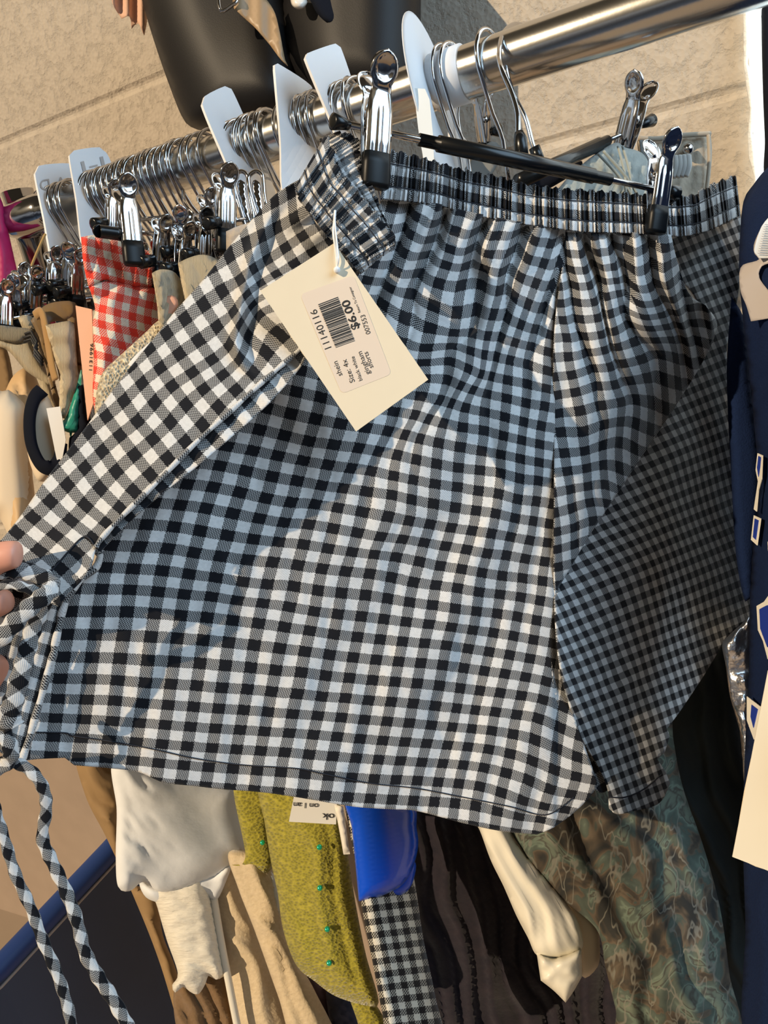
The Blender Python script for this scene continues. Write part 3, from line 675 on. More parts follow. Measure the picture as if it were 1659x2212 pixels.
MP += [(971.8,781,24,-34),(976,748,24,-36),(981,719.5,24,-38),(987,674,24,-40),(1101,776.7,32,-36),(1140.6,788.8,34,-36),(1146.6,749.6,34,-38),(1155.6,713,34,-40),(1182.8,800.8,36,-36),(1184,758.6,36,-38),(1188.8,722.5,36,-40),(914.5,783,22,-34),(920,752,22,-36),(929.6,707.5,22,-38),(886,638,20,-40),(827,656,18,-38),(840.7,620,18,-40),(854,584,18,-42),(904,596,20,-42),(916,554,20,-44),(929.6,517.5,20,-46),(947.7,608,22,-42),(964,569,22,-44),(972,535,22,-46),(1041,620,26,-42),(1047,581,26,-44),(1056,544.7,26,-46),(1080,626,28,-42),(1086,587,28,-44),(1104,545,28,-46),(866,740,20,-36)]
uvM = TPS([p[:2] for p in MP], [p[2:] for p in MP], .6)
zM = zmap([(850,450,.475),(1200,520,.533),(1020,480,.503),(600,850,.462),(400,1050,.446),(150,1300,.426),(60,1600,.420),(700,1300,.464),(450,1500,.440),(700,1750,.452),(1200,900,.522),(1200,1400,.506),(1280,1700,.490),(1000,1780,.478),(950,1000,.488),(850,700,.482)])
def gather(x, y, top, seed=0, amp=.0065, per=3.4, uvt=None, fall=330., base=.0):
    q = uvt(x, y); u = q[:, 0]; t = np.clip((y-top(x))/fall, 0, 1.6)
    a = amp*(np.exp(-t*1.7)*(1-.25*np.exp(-t*9)))+base
    uu = u+1.1*vnoise(u*10, y*.25, 23, seed)+.9*t*np.sin(u*.35)
    w1 = 1.5-2.4*np.abs(np.sin(np.pi*uu/per))**.8; w1 = -w1; w2 = np.sin(2*np.pi*uu/(per*.53)+1.0+seed)
    return -a*(w1*np.clip(1-t*.2, 0, 1)+.35*w2*np.exp(-t*3))
topM = lambda x: np.interp(x, [830, 938, 1005, 1107, 1184, 1261], [430, 440, 458, 479, 489, 499])
def ripM(x, y):
    g = gather(x, y, topM, 2, .0120, 4.2, uvM, 420.)*np.clip((x-540)/260, 0, 1)
    br = .0030*vnoise(x*1.0+y*.35, y*.30, 70, 4)*np.clip((x-500)/400, 0, 1)
    # soft diagonal drape in the middle and the lifted hem
    w = .0035*np.sin((x*.9+y*.42)/46.)*np.clip((y-1280)/200, 0, 1)*np.clip((x-800)/200, 0, 1)
    w2 = .0025*np.sin((x*.95+y*.2)/60.)*np.clip((y-1450)/150, 0, 1)*np.clip((750-x)/300, 0, 1)
    w3 = .0022*np.sin((x*.92+y*.36)/33.)*np.exp(-((y-1030)/190.)**2)*np.clip((x-750)/150, 0, 1)
    w4 = .0010*vnoise(x, y*.4, 26, 9)
    return (g+br+w+w2+w3+w4)*np.clip((1203-x)/35, 0, 1)+.004*np.exp(-np.clip(1203-x, 0, 99)/7.)
polyM = [(760,560),(830,425,1),(938,438),(1005,455),(1107,476),(1184,487),(1226,494,1),(1222,560),(1208,650),(1199,760),(1199,900),(1201,1050),(1199,1250),(1200,1330),(1206,1420),(1222,1490),(1245,1560),(1266,1620),(1284,1672),(1288,1700),(1255,1742),(1200,1785),(1160,1803,1),(1080,1795),(1000,1778),(900,1752),(840,1748),(760,1742),(640,1722),(560,1711),(480,1705),(420,1698),(352,1690),(300,1668),(240,1660),(160,1653,1),(140,1637,1),(80,1640),(44,1645,1),(60,1590),(86,1505),(105,1430),(116,1380),(126,1330),(140,1290),(165,1260),(196,1235),(212,1195),(240,1150),(340,1050),(480,920),(600,800),(690,690)]
def warp(uvt, top, k0, k1, seed, per, fall):
    # the threads ride over the gathers
    def f(x, y):
        g = gather(x, y, top, seed, .012, per, uvt, fall); g = g-g.mean(); return uvt(x, y)+np.stack([k0*g, k1*g], -1)
    return f
wM = warp(uvM, topM, 14, 48, 2, 4.2, 420.)
sheet('left_leg_panel', polyM, zM, 'gingham', sh, lambda x, y: uvM(x, y)+(wM(x, y)-uvM(x, y))*(np.clip((x-560)/260, 0, 1)*np.clip((900-y)/350, 0, 1))[:, None], 6, ripM)

# right leg: front swell
RP = []
for col, pts in {0:[(1223.6,727,-10),(1226.7,770,-8),(1234,810,-6)],}.items(): pass
tab = {0: {-4:(1205,853),-2:(1205,893),0:(1211,932.6),2:(1219,979),4:(1225,1017.5),6:(1233,1057),8:(1236,1097),10:(1242,1140)},
       2: {-10:(1224,728),-8:(1227,770),-6:(1234,810),-4:(1242,847),-2:(1252.8,886.6),0:(1259,932.6),2:(1263.5,974.5),4:(1268,1011),6:(1269.7,1051),8:(1274,1085),10:(1282,1125)},
       4: {-16:(1242,616.6),-14:(1245,653.4),-12:(1251,690),-10:(1260.5,728.6),-8:(1268,764),-6:(1279,797.6),-4:(1291,834.5),-2:(1297,877),0:(1306.5,917),2:(1302,962),4:(1303,1004),6:(1306.5,1046)},
       6: {-18:(1263.5,580),-16:(1272.7,613.5),-14:(1283.5,650),-12:(1291,684),-10:(1299,721),-8:(1306.5,754.7),-6:(1319,791.5),-4:(1328,831),-2:(1343,868),0:(1340,911),2:(1337,954)},
       8: {-10:(1328,715),-8:(1334,748.5),-6:(1346,785),-4:(1361.7,822),-2:(1374,862)},
       10:{-18:(1334,558),-16:(1352.5,586),-14:(1337,632),-12:(1346,672),-10:(1358.6,702.5),-8:(1371,739),-6:(1386,776),-4:(1398.5,816)},
       12:{-14:(1380,653),-12:(1392,684),-6:(1429,764)}}
tab[10].pop(-18); tab[10].pop(-16); tab[12][-16] = (1365, 616.6)
for u, d in tab.items():
    for v_, (x, y) in d.items(): RP.append((x, y, u, v_))
RP += [(1430,560,15.5,-18.5),(1470,640,17,-14),(1500,700,18,-10),(1480,780,15.5,-6),(1430,880,11.5,-2),(1380,960,8.6,1.5),(1340,1050,5.9,5.5),(1262,1160,1.1,11.6),(1225,1220,-1,14)]
uvR = TPS([p[:2] for p in RP], [p[2:] for p in RP], 1.0)
zR = zmap([(1200,520,.534),(1200,900,.524),(1200,1280,.511),(1330,600,.548),(1300,900,.538),(1300,1080,.540),(1420,700,.572),(1500,600,.598),(1549,700,.635),(1440,860,.605),(1380,980,.586),(1470,860,.622),(1440,510,.570)])
topR = lambda x: np.interp(x, [1190, 1261, 1363, 1466, 1517], [489, 499, 502, 509, 502])
ripR = lambda x, y: .0015+np.clip((x-1203)/45, .0, 1)*gather(x, y, topR, 5, .0120, 3.6, uvR, 480.)+.0012*vnoise(x, y*.5, 40, 3)
polyR1 = [(1222,494,1),(1300,500),(1400,503),(1450,507,1),(1462,560),(1487,632),(1525,662),(1546,690),(1547,718),(1518,782),(1469,862),(1411,950),(1340,1057),(1273,1158),(1233,1226),(1207,1270),(1198,1296,1),(1197,1200),(1198,1050),(1197,900),(1196,760),(1204,650),(1218,560)]
wR = warp(uvR, topR, 14, 45, 5, 3.6, 480.)
sheet('right_leg_panel', polyR1, zR, 'gingham', sh, lambda x, y: uvR(x, y)+(wR(x, y)-uvR(x, y))*(np.clip((x-1203)/50, 0, 1)*np.clip((1000-y)/400, 0, 1))[:, None], 5, ripR)
# right leg: part falling away behind
QP = []
rowsx = {100: ([800, 890, 970, 1040, 1100, 1150, 1200, 1300, 1400], 22, [0, 2, 4, 6, 8, 10, 12, 16, 20]),
         500: ([520, 610, 700, 785, 860, 930, 990, 1045, 1100, 1150, 1400], 10, [0, 2, 4, 6, 8, 10, 12, 14, 16, 18, 28]),
         900: ([300, 410, 520, 620, 710, 790, 860, 920, 975, 1030, 1085, 1140, 1195, 1250, 1300, 1400, 1500], 0, [0, 2, 4, 6, 8, 10, 12, 14, 16, 18, 20, 22, 24, 26, 28, 32, 36]),
         1300: ([190, 260, 340, 430, 530, 610, 690, 770, 840, 910, 960, 1020, 1080, 1135, 1300], -8, [0, 2, 4, 6, 8, 10, 12, 14, 16, 18, 20, 22, 24, 26, 32]),
         1700: ([370, 450, 520, 600, 700, 750, 820, 890, 960, 1020, 1080, 1140], -8, [0, 2, 4, 6, 8, 10, 12, 14, 16, 18, 20, 22])}
for yy, (xs, u0, du) in rowsx.items():
    for x, d in zip(xs, du): QP.append((1150+x/3.259, 950+yy/3.259, u0+d, (yy-900)/50.+(x-300)*.42/50))
uvQ = TPS([p[:2] for p in QP], [p[2:] for p in QP], 1.0)
zQ = zmap([(1210,1300,.514),(1350,1500,.548),(1300,1650,.515),(1400,1200,.600),(1550,1000,.690),(1590,800,.705),(1610,1300,.700),(1380,1740,.510),(1500,1450,.620),(1420,1600,.560),(1520,600,.650),(1600,500,.660)])
def ripQ(x, y):
    return .0035*np.sin((x*.8-y*.30)/34.+vnoise(x, y, 160, 3)*2)+.003*vnoise(x-y*.3, y*.3, 50, 12)
polyR2 = [(1445,503,1),(1500,500),(1545,487),(1600,462,1),(1600,560),(1594,640),(1580,700),(1570,760),(1578,850),(1586,950),(1592,1100),(1606,1200),(1622,1280),(1622,1335,1),(1590,1360),(1562,1392),(1520,1460),(1470,1535),(1440,1575,1),(1446,1590),(1436,1625,1),(1420,1640,1),(1436,1665),(1448,1692,1),(1424,1735),(1370,1752),(1333,1758),(1316,1745,1),(1312,1700),(1290,1650),(1260,1600),(1232,1530),(1212,1450),(1203,1380),(1198,1290,1),(1270,1150),(1345,1040),(1420,930),(1480,820),(1530,720),(1500,640),(1470,600)]
sheet('back_leg_panel', polyR2, zQ, 'gingham', sh, lambda x, y: uvQ(x, y), 6, ripQ)
# hems: inner folded leg cuff showing at the crotch
sheet('inseam_facing', [(1190,1410,1),(1206,1425),(1225,1490),(1260,1560),(1300,1650),(1322,1700,1),(1300,1712),(1275,1690),(1250,1640),(1225,1570),(1198,1500)], lambda x, y: zQ(x, y)+.006, 'gingham', sh, lambda x, y: np.stack([(x*.8-y*.5)/24, (x*.5+y*.8)/24], -1), 6, lambda x, y: .001*np.sin(x/9.))

# left flap (sunlit front piece pulled towards the hand)
SP = []
s1 = 4.1475
A_ = [(1230,45),(1075,165),(915,310),(760,455),(605,610),(450,760),(295,905),(150,1040)]
B_ = [(1370,200),(1205,340),(1040,490),(895,640),(765,795),(635,930),(495,1060),(355,1200)]
C_ = [(1500,370),(1345,520),(1195,665),(1080,820),(960,960),(830,1085)]
for i, (x, y) in enumerate(A_): SP.append((x/s1, 900+y/s1, 2*i, 0))
for i, (x, y) in enumerate(B_): SP.append((x/s1, 900+y/s1, 2*i, 2))
for i, (x, y) in enumerate(C_): SP.append((x/s1, 900+y/s1, 2*i, 4))
SP += [(795/s1, 900+135/s1, 4, -2), (640/s1, 900+295/s1, 6, -2)]
def q2(x, y, p, q): SP.append((250+x/s1, 600+y/s1, p, q))
for x, y, p, q in [(625,1470,-2,4),(780,1320,-4,4),(920,1155,-6,4),(1075,1005,-8,4),(1230,850,-10,4),(490,1290,-2,2),(630,1135,-4,2),(785,995,-6,2),(960,870,-8,2),(1110,725,-10,2),(350,1115,-2,0),(505,970,-4,0),(690,850,-6,0),(865,735,-8,0),(1020,605,-10,0),(235,940,-2,-2),(400,810,-4,-2),(570,680,-6,-2),(740,560,-8,-2),(910,435,-10,-2),(1060,310,-12,-2),(135,790,-2,-4),(300,635,-4,-4),(455,500,-6,-4),(620,370,-8,-4),(785,240,-10,-4),(950,115,-12,-4),(1120,20,-14,-4),(1180,520,-12,2),(1280,330,-14,2),(1350,670,-12,4),(1480,510,-14,4)]: q2(x, y, p, q)
for x, y, p, q in [(300,945,-14,-6),(515,800,-16,-6),(850,300,-20,-8),(760,1010,-18,-4),(980,860,-20,-4),(1180,720,-22,-4),(840,640,-19.6,-6),(1075,510,-22,-6)]: SP.append((440+x/5.53, 380+y/5.53, p, q))
uvS = TPS([p[:2] for p in SP], [p[2:] for p in SP], 1.5)
zS = zmap([(640,400,.464),(770,585,.442),(500,545,.466),(620,760,.432),(400,660,.453),(420,950,.414),(250,830,.440),(150,980,.428),(320,1060,.404),(205,1180,.398),(0,1165,.408),(60,1250,.396),(560,640,.448)])
def ripS(x, y):
    # the long crease running from the gathers down to the bend
    cx_ = np.interp(y, [400, 480, 560, 660, 740, 790, 840], [620, 575, 540, 520, 508, 525, 560])
    dd = (x-cx_)/13.; crease = -.008*np.exp(-dd*dd)*np.clip((y-440)/60, 0, 1)*np.clip((820-y)/60, 0, 1)+.004*np.exp(-((x-cx_-26)/16.)**2)*np.clip((y-440)/60, 0, 1)*np.clip((820-y)/60, 0, 1)
    d = (x-640)*.64+(y-400)*-.0; along = (x-650)*.66+(y-440)*.75          # along the waistband seam
    across = -((x-650)*.75-(y-440)*.66)
    g = -.0042*np.sin(along/10.5+vnoise(x, y, 60, 2)*1.2)*np.exp(-np.clip(across, 0, 400)/70.)
    return crease+g+.0016*vnoise(x, y, 70, 6)
polyS = [(655,384,1),(676,468),(691,491),(712,515),(753,561),(776,588,1),(735,650),(672,740),(640,768),(560,835),(500,890),(420,962),(340,1045),(265,1118),(207,1182,1),(190,1235),(145,1285),(125,1310,1),(60,1280),(0,1245,1),(-30,1215,1),(-30,1200,1),(5,1163),(46,1112),(94,1042),(145,975),(198,905),(257,824),(300,770),(342,718),(380,670),(438,605),(494,534),(548,470),(597,418)]
sheet('front_panel', polyS, zS, 'gingham', sh, lambda x, y: uvS(x, y)+np.array([0., 0.]), 5, ripS)
zS2 = lambda x, y: zS(x, y)-.0035
# folded seam allowance along its edge
sheet('seam_facing', [(672,735,1),(650,790),(600,850),(560,890),(500,943),(430,1003),(350,1066),(300,1108),(255,1150),(215,1192,1),(207,1182,1),(265,1114),(340,1040),(420,957),(500,884),(560,829),(625,768)], lambda x, y: zS(x, y)+.004, 'gingham', sh, lambda x, y: uvS(x, y)*np.array([1, .9])+np.array([0., 1.4]), 5, lambda x, y: .0012*np.sin((x-y)/14.))
def edge_tube(name, pts, zf, lift, rad, uvs, k=8):
    P = spline3([(a, b_, 0) for a, b_ in pts], k); z = zf(P[:, 0], P[:, 1])-lift
    r_ = [rad*(1+.15*math.sin(i*.5)) for i in range(len(P))]
    return tube(name, W(P[:, 0], P[:, 1], z), r_, 'gingham', sh, 10, uvs=uvs)
edge_tube('seam_piping', [(668,733),(640,762),(600,796),(560,831),(500,886),(420,959),(340,1041),(265,1114),(222,1160),(207,1182)], zS, .001, .0014, lambda a, b: (a/.0080, .5+b*.5), 10)
edge_tube('edge_piping', [(207,1185),(216,1203),(205,1228),(172,1255),(150,1285),(135,1320),(128,1352),(118,1395),(116,1412),(106,1440),(96,1480),(82,1530),(66,1585),(48,1640)], zM, .007, .0019, lambda a, b: (a/.0080, .5+b*.5))
sheet('front_placket', [(-30,1230,1),(60,1270),(125,1300),(150,1290),(135,1330),(122,1400),(112,1425),(100,1480),(78,1550),(60,1605),(46,1648,1),(20,1640),(-30,1600,1)], [(-20,1240,.400),(140,1290,.418),(60,1640,.416),(-20,1600,.404),(40,1450,.412)], 'gingham', sh, lambda x, y: np.stack([((x-60)*.95+(y-1500)*.25)/25.+1, ((y-1500)*.93-(x-60)*.3)/25.], -1), 6, lambda x, y: .002*np.sin((x+y*.25)/9.))

# waistband ruffles
def ruffle_uv(n, v0, v1, seed):
    def f(s, t):
        q = s*n; u = q+.16*np.sin(q*2.1+seed)+.07*np.sin(q*5.3+seed*2); return u, v0+(v1-v0)*t
    return f
def ruffle_rip(n, amp, seed):
    def f(s, t):
        q = s*n; ph = q*2.2+.7*np.sin(q*.9+seed)+.5*np.sin(q*2.7+seed)
        pinch = 1-.75*np.exp(-((t-.27)/.035)**2)-.75*np.exp(-((t-.73)/.035)**2)
        return amp*(np.sin(ph*np.pi)+.4*np.sin(ph*np.pi*2.3+t*3+seed))*pinch+.0016*(np.exp(-((t-.27)/.03)**2)+np.exp(-((t-.73)/.03)**2))
    return f
def ruffle_edge(n, amp, seed):
    def f(s, t):
        q = s*n; return amp*(np.sin(q*2.2*np.pi*.5+seed+.7*np.sin(q*.9))+.4*np.sin(q*2.9*np.pi))*np.clip(1-t*5, 0, 1)
    return f
topW = [(833,322),(902,338),(954,353),(1005,368),(1077,381),(1133,397),(1210,407),(1287,412),(1363,418),(1440,424),(1500,421,1),(1520,408),(1548,394),(1590,379)]
botW = [(822,430),(938,442),(1005,460),(1107,481),(1184,491),(1261,501),(1363,504),(1466,511),(1508,505,1),(1530,499),(1558,486),(1600,465)]
zW = zmap([(833,325,.462),(830,430,.466),(1100,400,.512),(1110,480,.514),(1420,420,.558),(1420,505,.560),(1510,420,.582),(1510,500,.584),(1600,380,.640),(1600,460,.645)])
wb = ribbon('waistband', topW, botW, zW, 'gingham', sh, 900, 26, ruffle_uv(46, -.45, 3.55, 1.), ruffle_rip(58, .0016, 1.), ruffle_edge(58, .030, 1.))
# stitch lines on the waistband
def band_line(name, top, bot, t, zf, lift, rad, parent, mat='thread'):
    A = curve_pts(top, 6, False); B = curve_pts(bot, 6, False); n = 160
    def rs(c): L = np.concatenate([[0], np.cumsum(np.linalg.norm(np.diff(c, axis=0), axis=1))]); q = np.linspace(0, L[-1], n); return np.stack([np.interp(q, L, c[:, 0]), np.interp(q, L, c[:, 1])], -1)
    A = rs(A); B = rs(B); P = A*(1-t)+B*t; z = zf(P[:, 0], P[:, 1])-lift
    return tube(name, W(P[:, 0], P[:, 1], z), rad, mat, parent, 6)
band_line('stitching', topW, botW, .27, zW, .0002, .00035, sh); band_line('stitching', topW, botW, .73, zW, .0002, .00035, sh)
# far side of the waist seen at the right end
zWb = zmap([(1500,420,.60),(1500,440,.602),(1590,380,.642),(1590,400,.645)])
# folded left end of the waistband
e1_ = [(704,289),(716,318),(724,345),(736,374),(762,401),(786,431),(816,464),(838,494),(855,520),(850,538)]
e2_ = [(640,398),(650,436),(676,468),(691,491),(712,515),(735,541),(753,561),(764,574),(776,588)]
zW2 = zmap([(704,289,.452),(640,400,.445),(760,401,.436),(690,490,.434),(855,525,.436),(776,588,.434),(740,480,.430)])
ribbon('waistband_fold', e1_, e2_, zW2, 'gingham', sh, 420, 30, lambda s, t: (s*15.5+.1*np.sin(s*30), 4.1-4.1*t), ruffle_rip(12, .0014, 2.), ruffle_edge(17, .035, 2.), solid=.0016)
band_line('stitching', e1_, e2_, .30, zW2, .0006, .0004, sh); band_line('stitching', e1_, e2_, .72, zW2, .0006, .0004, sh)
e3_ = [(728,284),(772,298),(779,345),(791,375),(812,420),(826,458),(846,500),(856,522)]
e4_ = [(690,300),(700,330),(718,350),(736,380),(760,408),(786,438),(816,470),(845,520)]
ribbon('waistband_lining', e3_, e4_, zmap([(728,284,.458),(700,330,.458),(790,375,.452),(856,522,.447),(740,390,.450)]), 'gingham', sh, 300, 16, lambda s, t: (s*15, 1.9-1.6*t), ruffle_rip(16, .0012, 4.), ruffle_edge(20, .05, 4.))
# hem stitching
P_ = spline3([(78,1582,0),(140,1583,0),(160,1590,0),(230,1600,0),(330,1618,0),(420,1638,0),(520,1652,0),(640,1660,0),(700,1672,0),(800,1692,0),(900,1703,0),(1000,1722,0),(1100,1742,0),(1180,1760,0),(1240,1722,0)], 12)
tube('stitching', W(P_[:, 0], P_[:, 1], zM(P_[:, 0], P_[:, 1])+ripM(P_[:, 0], P_[:, 1])-.0004), .0004, 'thread', sh, 6)
P_ = spline3([(1318,1722,0),(1350,1722,0),(1390,1705,0),(1430,1672,0)], 12)
tube('stitching', W(P_[:, 0], P_[:, 1], zQ(P_[:, 0], P_[:, 1])+ripQ(P_[:, 0], P_[:, 1])-.0005), .00045, 'thread', sh, 6)
P_ = spline3([(105,1240,0),(130,1212,0),(180,1160,0),(205,1180,0)], 12)
tube('stitching', W(P_[:, 0], P_[:, 1], zS(P_[:, 0], P_[:, 1])+ripS(P_[:, 0], P_[:, 1])-.0005), .0005, 'thread', sh, 6)

# drawstring ends and knot
def strap(name, pts, wpx, parent, flat=.35, uvscale=.0075, k=10, twist=0.):
    P = spline3(pts, k); P[:, 2] += .026; w = W(P[:, 0], P[:, 1], P[:, 2]); n = len(P)
    wd_ = np.array([wpx[0]+(wpx[-1]-wpx[0])*i/(n-1) for i in range(n)])*P[:, 2]/F/2
    wd_ = wd_*(1+.10*np.sin(np.arange(n)*.9)); view = (w[0]-CAM)/np.linalg.norm(w[0]-CAM)
    return tube(name, w, wd_, 'gingham', parent, 12, flat=flat, up=view, uvs=lambda a, b: (a/uvscale+b*1.2, b*1.6-a/uvscale*.8))
strap('drawstring', [(-25,1650,.372),(20,1645,.370),(62,1662,.369),(92,1700,.370),(100,1745,.372),(92,1810,.374),(112,1860,.374),(140,1920,.373),(165,1985,.372),(183,2055,.372),(212,2110,.371),(245,2160,.371),(275,2215,.370),(290,2250,.370)], [24, 27], sh)
strap('drawstring', [(-20,1700,.365),(-8,1755,.365),(12,1820,.366),(34,1890,.366),(66,1960,.366),(92,2030,.365),(122,2100,.365),(145,2170,.364),(160,2240,.364)], [22, 23], sh)
strap('drawstring_bow', [(-30,1400,.352),(10,1368,.350),(50,1325,.350),(92,1290,.353),(110,1268,.357),(96,1250,.360),(50,1232,.360),(10,1232,.358),(-30,1245,.356)], [42, 36], sh)
strap('drawstring_bow', [(100,1262,.362),(92,1310,.364),(74,1350,.364),(60,1400,.363),(46,1450,.362),(30,1510,.362),(18,1545,.363),(30,1570,.365)], [30, 46], sh)
strap('drawstring_bow', [(-20,1560,.366),(10,1590,.364),(24,1625,.364),(14,1650,.366),(-20,1668,.366)], [34, 30], sh)
strap('drawstring_bow', [(-20,1275,.351),(20,1262,.350),(60,1272,.352),(88,1280,.356)], [18, 24], sh)

# ================================================================== HANGER OF THE SHORTS
hg = thing('clip_hanger', W(1112, 330, .52), 'black bar hanger with chrome clips holding the gingham shorts waistband', 'hanger')
Lp = np.array(W(745, 268, .452)); Rp = np.array(W(1440, 414, .556))
def lerp(a, b, t): return a*(1-t)+b*t
tube('rod', [lerp(Lp, Rp, t) for t in (-.02, .3, .7, 1.03)], .0021, 'chrome', hg, 12)
def on_rod(px):
    ts = np.linspace(-.2, 1.2, 1401); P = np.array([lerp(Lp, Rp, t) for t in ts]); c = (P-CAM) @ M3; return P[np.argmin(abs(CX+F*c[:, 0]/-c[:, 2]-px))]
b0 = on_rod(905); b1 = on_rod(1318)
tube('bar', [b0, lerp(b0, b1, .09), lerp(b0, b1, .0901), lerp(b0, b1, .5), lerp(b0, b1, .9), lerp(b0, b1, .9001), b1], [.0038, .0038, .0050, .0053, .0050, .0040, .0040], 'black_plastic', hg, 20)
c0 = W(718, 262, .447); c1 = W(752, 270, .4535)
tube('end_cap', [c0, lerp(c0, c1, .03), lerp(c0, c1, .7), c1], [.0030, .0048, .0034, .0030], 'black_plastic', hg, 20)
c0 = W(1462, 418, .561); c1 = W(1440, 414, .556)
tube('end_cap', [c0, lerp(c0, c1, .1), c1], [.004, .0058, .0045], 'black_plastic', hg, 20)
hk = [(1150,75,.605),(1132,57,.595),(1108,54,.578),(1088,72,.560),(1080,100,.545),(1079,130,.537),(1088,160,.529),(1105,200,.526),(1116,235,.523),(1119,262,.521),(1119,292,.520)]
tube('hook', path(hk, 8), .0019, 'chrome', hg, 12)
tube('collar', [W(1121, 285, .520), W(1124, 300, .520), W(1128, 345, .518)], [.0030, .0046, .0046], 'black_plastic', hg, 14)
barax = Vector(Rp-Lp).normalized()
cl = add_clip(hg, V(W(812, 305, .4535)), barax, up=Vector(W(822, 200, .455)-W(806, 395, .458)), scale=1.13)
cr = add_clip(hg, V(W(1422, 425, .5495)), barax, up=Vector(W(1433, 335, .549)-W(1412, 500, .553)), scale=1.08)
# neighbour hook just behind
hk2 = [(1120,75,.578),(1098,66,.570),(1075,90,.560),(1066,125,.553),(1072,165,.549),(1090,205,.547),(1103,240,.546),(1110,290,.545),(1114,330,.545)]
# second hanger with the grey denim garment
hg2 = thing('clip_hanger', W(1270, 320, .60), 'black bar hanger behind, its clip holding grey denim overalls', 'hanger')
tube('hook', path([(1140,68,.605),(1118,60,.592),(1098,78,.574),(1092,110,.562),(1094,155,.556),(1110,205,.562),(1135,255,.560),(1150,310,.560),(1160,335,.560)], 8), .0018, 'chrome', hg2, 10)
tube('collar', [W(1154, 318, .560), W(1166, 350, .562)], .0042, 'black_plastic', hg2, 14)
b0 = W(1120, 392, .570); b1 = W(1312, 304, .640)
tube('bar', [b0, lerp(b0, b1, .9), lerp(b0, b1, .901), b1], [.0055, .0055, .0044, .0044], 'black_plastic', hg2, 16)
tube('rod', [b1, W(1395, 268, .672)], .0018, 'chrome', hg2, 10)
tube('end_cap', [W(1386, 271, .669), W(1398, 264, .675), W(1408, 260, .678), W(1409, 259.6, .679)], [.0025, .0045, .0056, .003], 'black_plastic', hg2, 16)
add_clip(hg2, V(W(1352, 298, .652)), Vector(W(1380, 300, .640)-W(1330, 296, .655)), up=Vector(W(1345, 215, .65)-W(1362, 380, .65)), scale=1.2)
hg3 = thing('clip_hanger', W(1045, 290, .66), 'clip hanger end with black cap, small clip behind the round divider', 'hanger')
tube('hook', path([(1040,180,.66),(1010,190,.65),(990,240,.64),(1000,300,.63),(1045,330,.625)], 6), .0017, 'chrome', hg3, 8)
add_clip(hg3, V(W(1045, 290, .66)), Vector(W(1080, 290, .64)-W(1030, 288, .67)), up=Vector((.0, -.05, 1)), scale=.95)
tube('end_cap', [W(1062, 284, .655), W(1080, 281, .65), W(1083, 280, .65)], [.0035, .0055, .003], 'black_plastic', hg3, 14)

# ================================================================== PRICE TAG
pt = thing('price_tag', W(728, 560, .42), 'cream cardboard price tag reading $6.00, hanging on a clear loop over the gingham shorts', 'price tag')
zT = zmap([(562,628,.424),(722,525,.424),(925,820,.420),(769,932,.418)])
sheet('card', [(562,628,1),(722,525,1),(925,820,1),(769,932,1)], zT, 'card', pt, sp=20, solid=.0004)
def rounded(c, r=9):
    out = []
    n = len(c)
    for i in range(n):
        p = np.array(c[i]); a = np.array(c[i-1]); b_ = np.array(c[(i+1) % n]); da = (a-p)/np.linalg.norm(a-p); db = (b_-p)/np.linalg.norm(b_-p)
        for t in np.linspace(0, 1, 5): q = (p+da*r)*(1-t)**2+2*p*t*(1-t)+(p+db*r)*t*t; out.append((q[0], q[1]))
    return out
sheet('sticker', rounded([(648,636),(764,594),(846,808),(738,851)], 12), lambda x, y: zT(x, y)-.00015, 'sticker', pt, sp=20, solid=.0001, smooth=False)
def T(body, s, e, h, bold=False): text_on('printed_text', body, s, e, h, zT, 'ink', pt, bold, lift=.0003)
T('shein', (740,810), (728.5,779), 16); T('Size: 4x', (767,824), (748,775), 16); T('black white', (783,821), (765,769), 12)
T('gingham', (800,807), (781,758), 15.5); T('shorts', (807,793), (794,759), 15.5)
T('11140116', (716,750), (683,667), 22); T('$6.00', (777,708), (753,646), 25, True); T('007553', (801,720), (788,679), 15); T('Return To Consignor', (779,674), (758,619), 7.5)
# barcode
bars = []; c00 = np.array([725.,751.]); c10 = np.array([766.7,736.]); c01 = np.array([687.,657.6]); c11 = np.array([730.,641.])
pos = 0.; rb = random.Random(3); vv = []; ff = []
while pos < .985:
    w_ = rb.choice([.010, .010, .020, .030]); g_ = rb.choice([.010, .012, .020]); p1 = min(pos+w_, 1.)
    q = []
    for (a, s_) in ((pos, 0), (p1, 0), (p1, 1), (pos, 1)):
        l = c00*(1-a)+c01*a; r_ = c10*(1-a)+c11*a; q.append(l*(1-s_)+r_*s_)
    q = np.array(q); k = len(vv); vv += list(W(q[:, 0], q[:, 1], zT(q[:, 0], q[:, 1])-.0004)); ff.append([k, k+1, k+2, k+3][::-1]); pos = p1+g_
mobj('barcode', vv, ff, 'ink', pt, smooth=False)
tube('plastic_loop', path([(724,455,.4285),(722,480,.4265),(720,500,.4245),(723,525,.4225),(727,555,.4205),(728,578,.4215)], 8), .00075, 'nylon', pt, 8)
tube('plastic_loop', path([(728,578,.421),(731,560,.418),(729,535,.419),(725,500,.4235),(723,470,.427)], 8), .0005, 'nylon', pt, 8)
tube('loop_stopper', [W(726, 583, .4235), W(728, 583, .4195), W(729, 583, .4190)], [.0017, .0019, .0012], 'nylon', pt, 8)

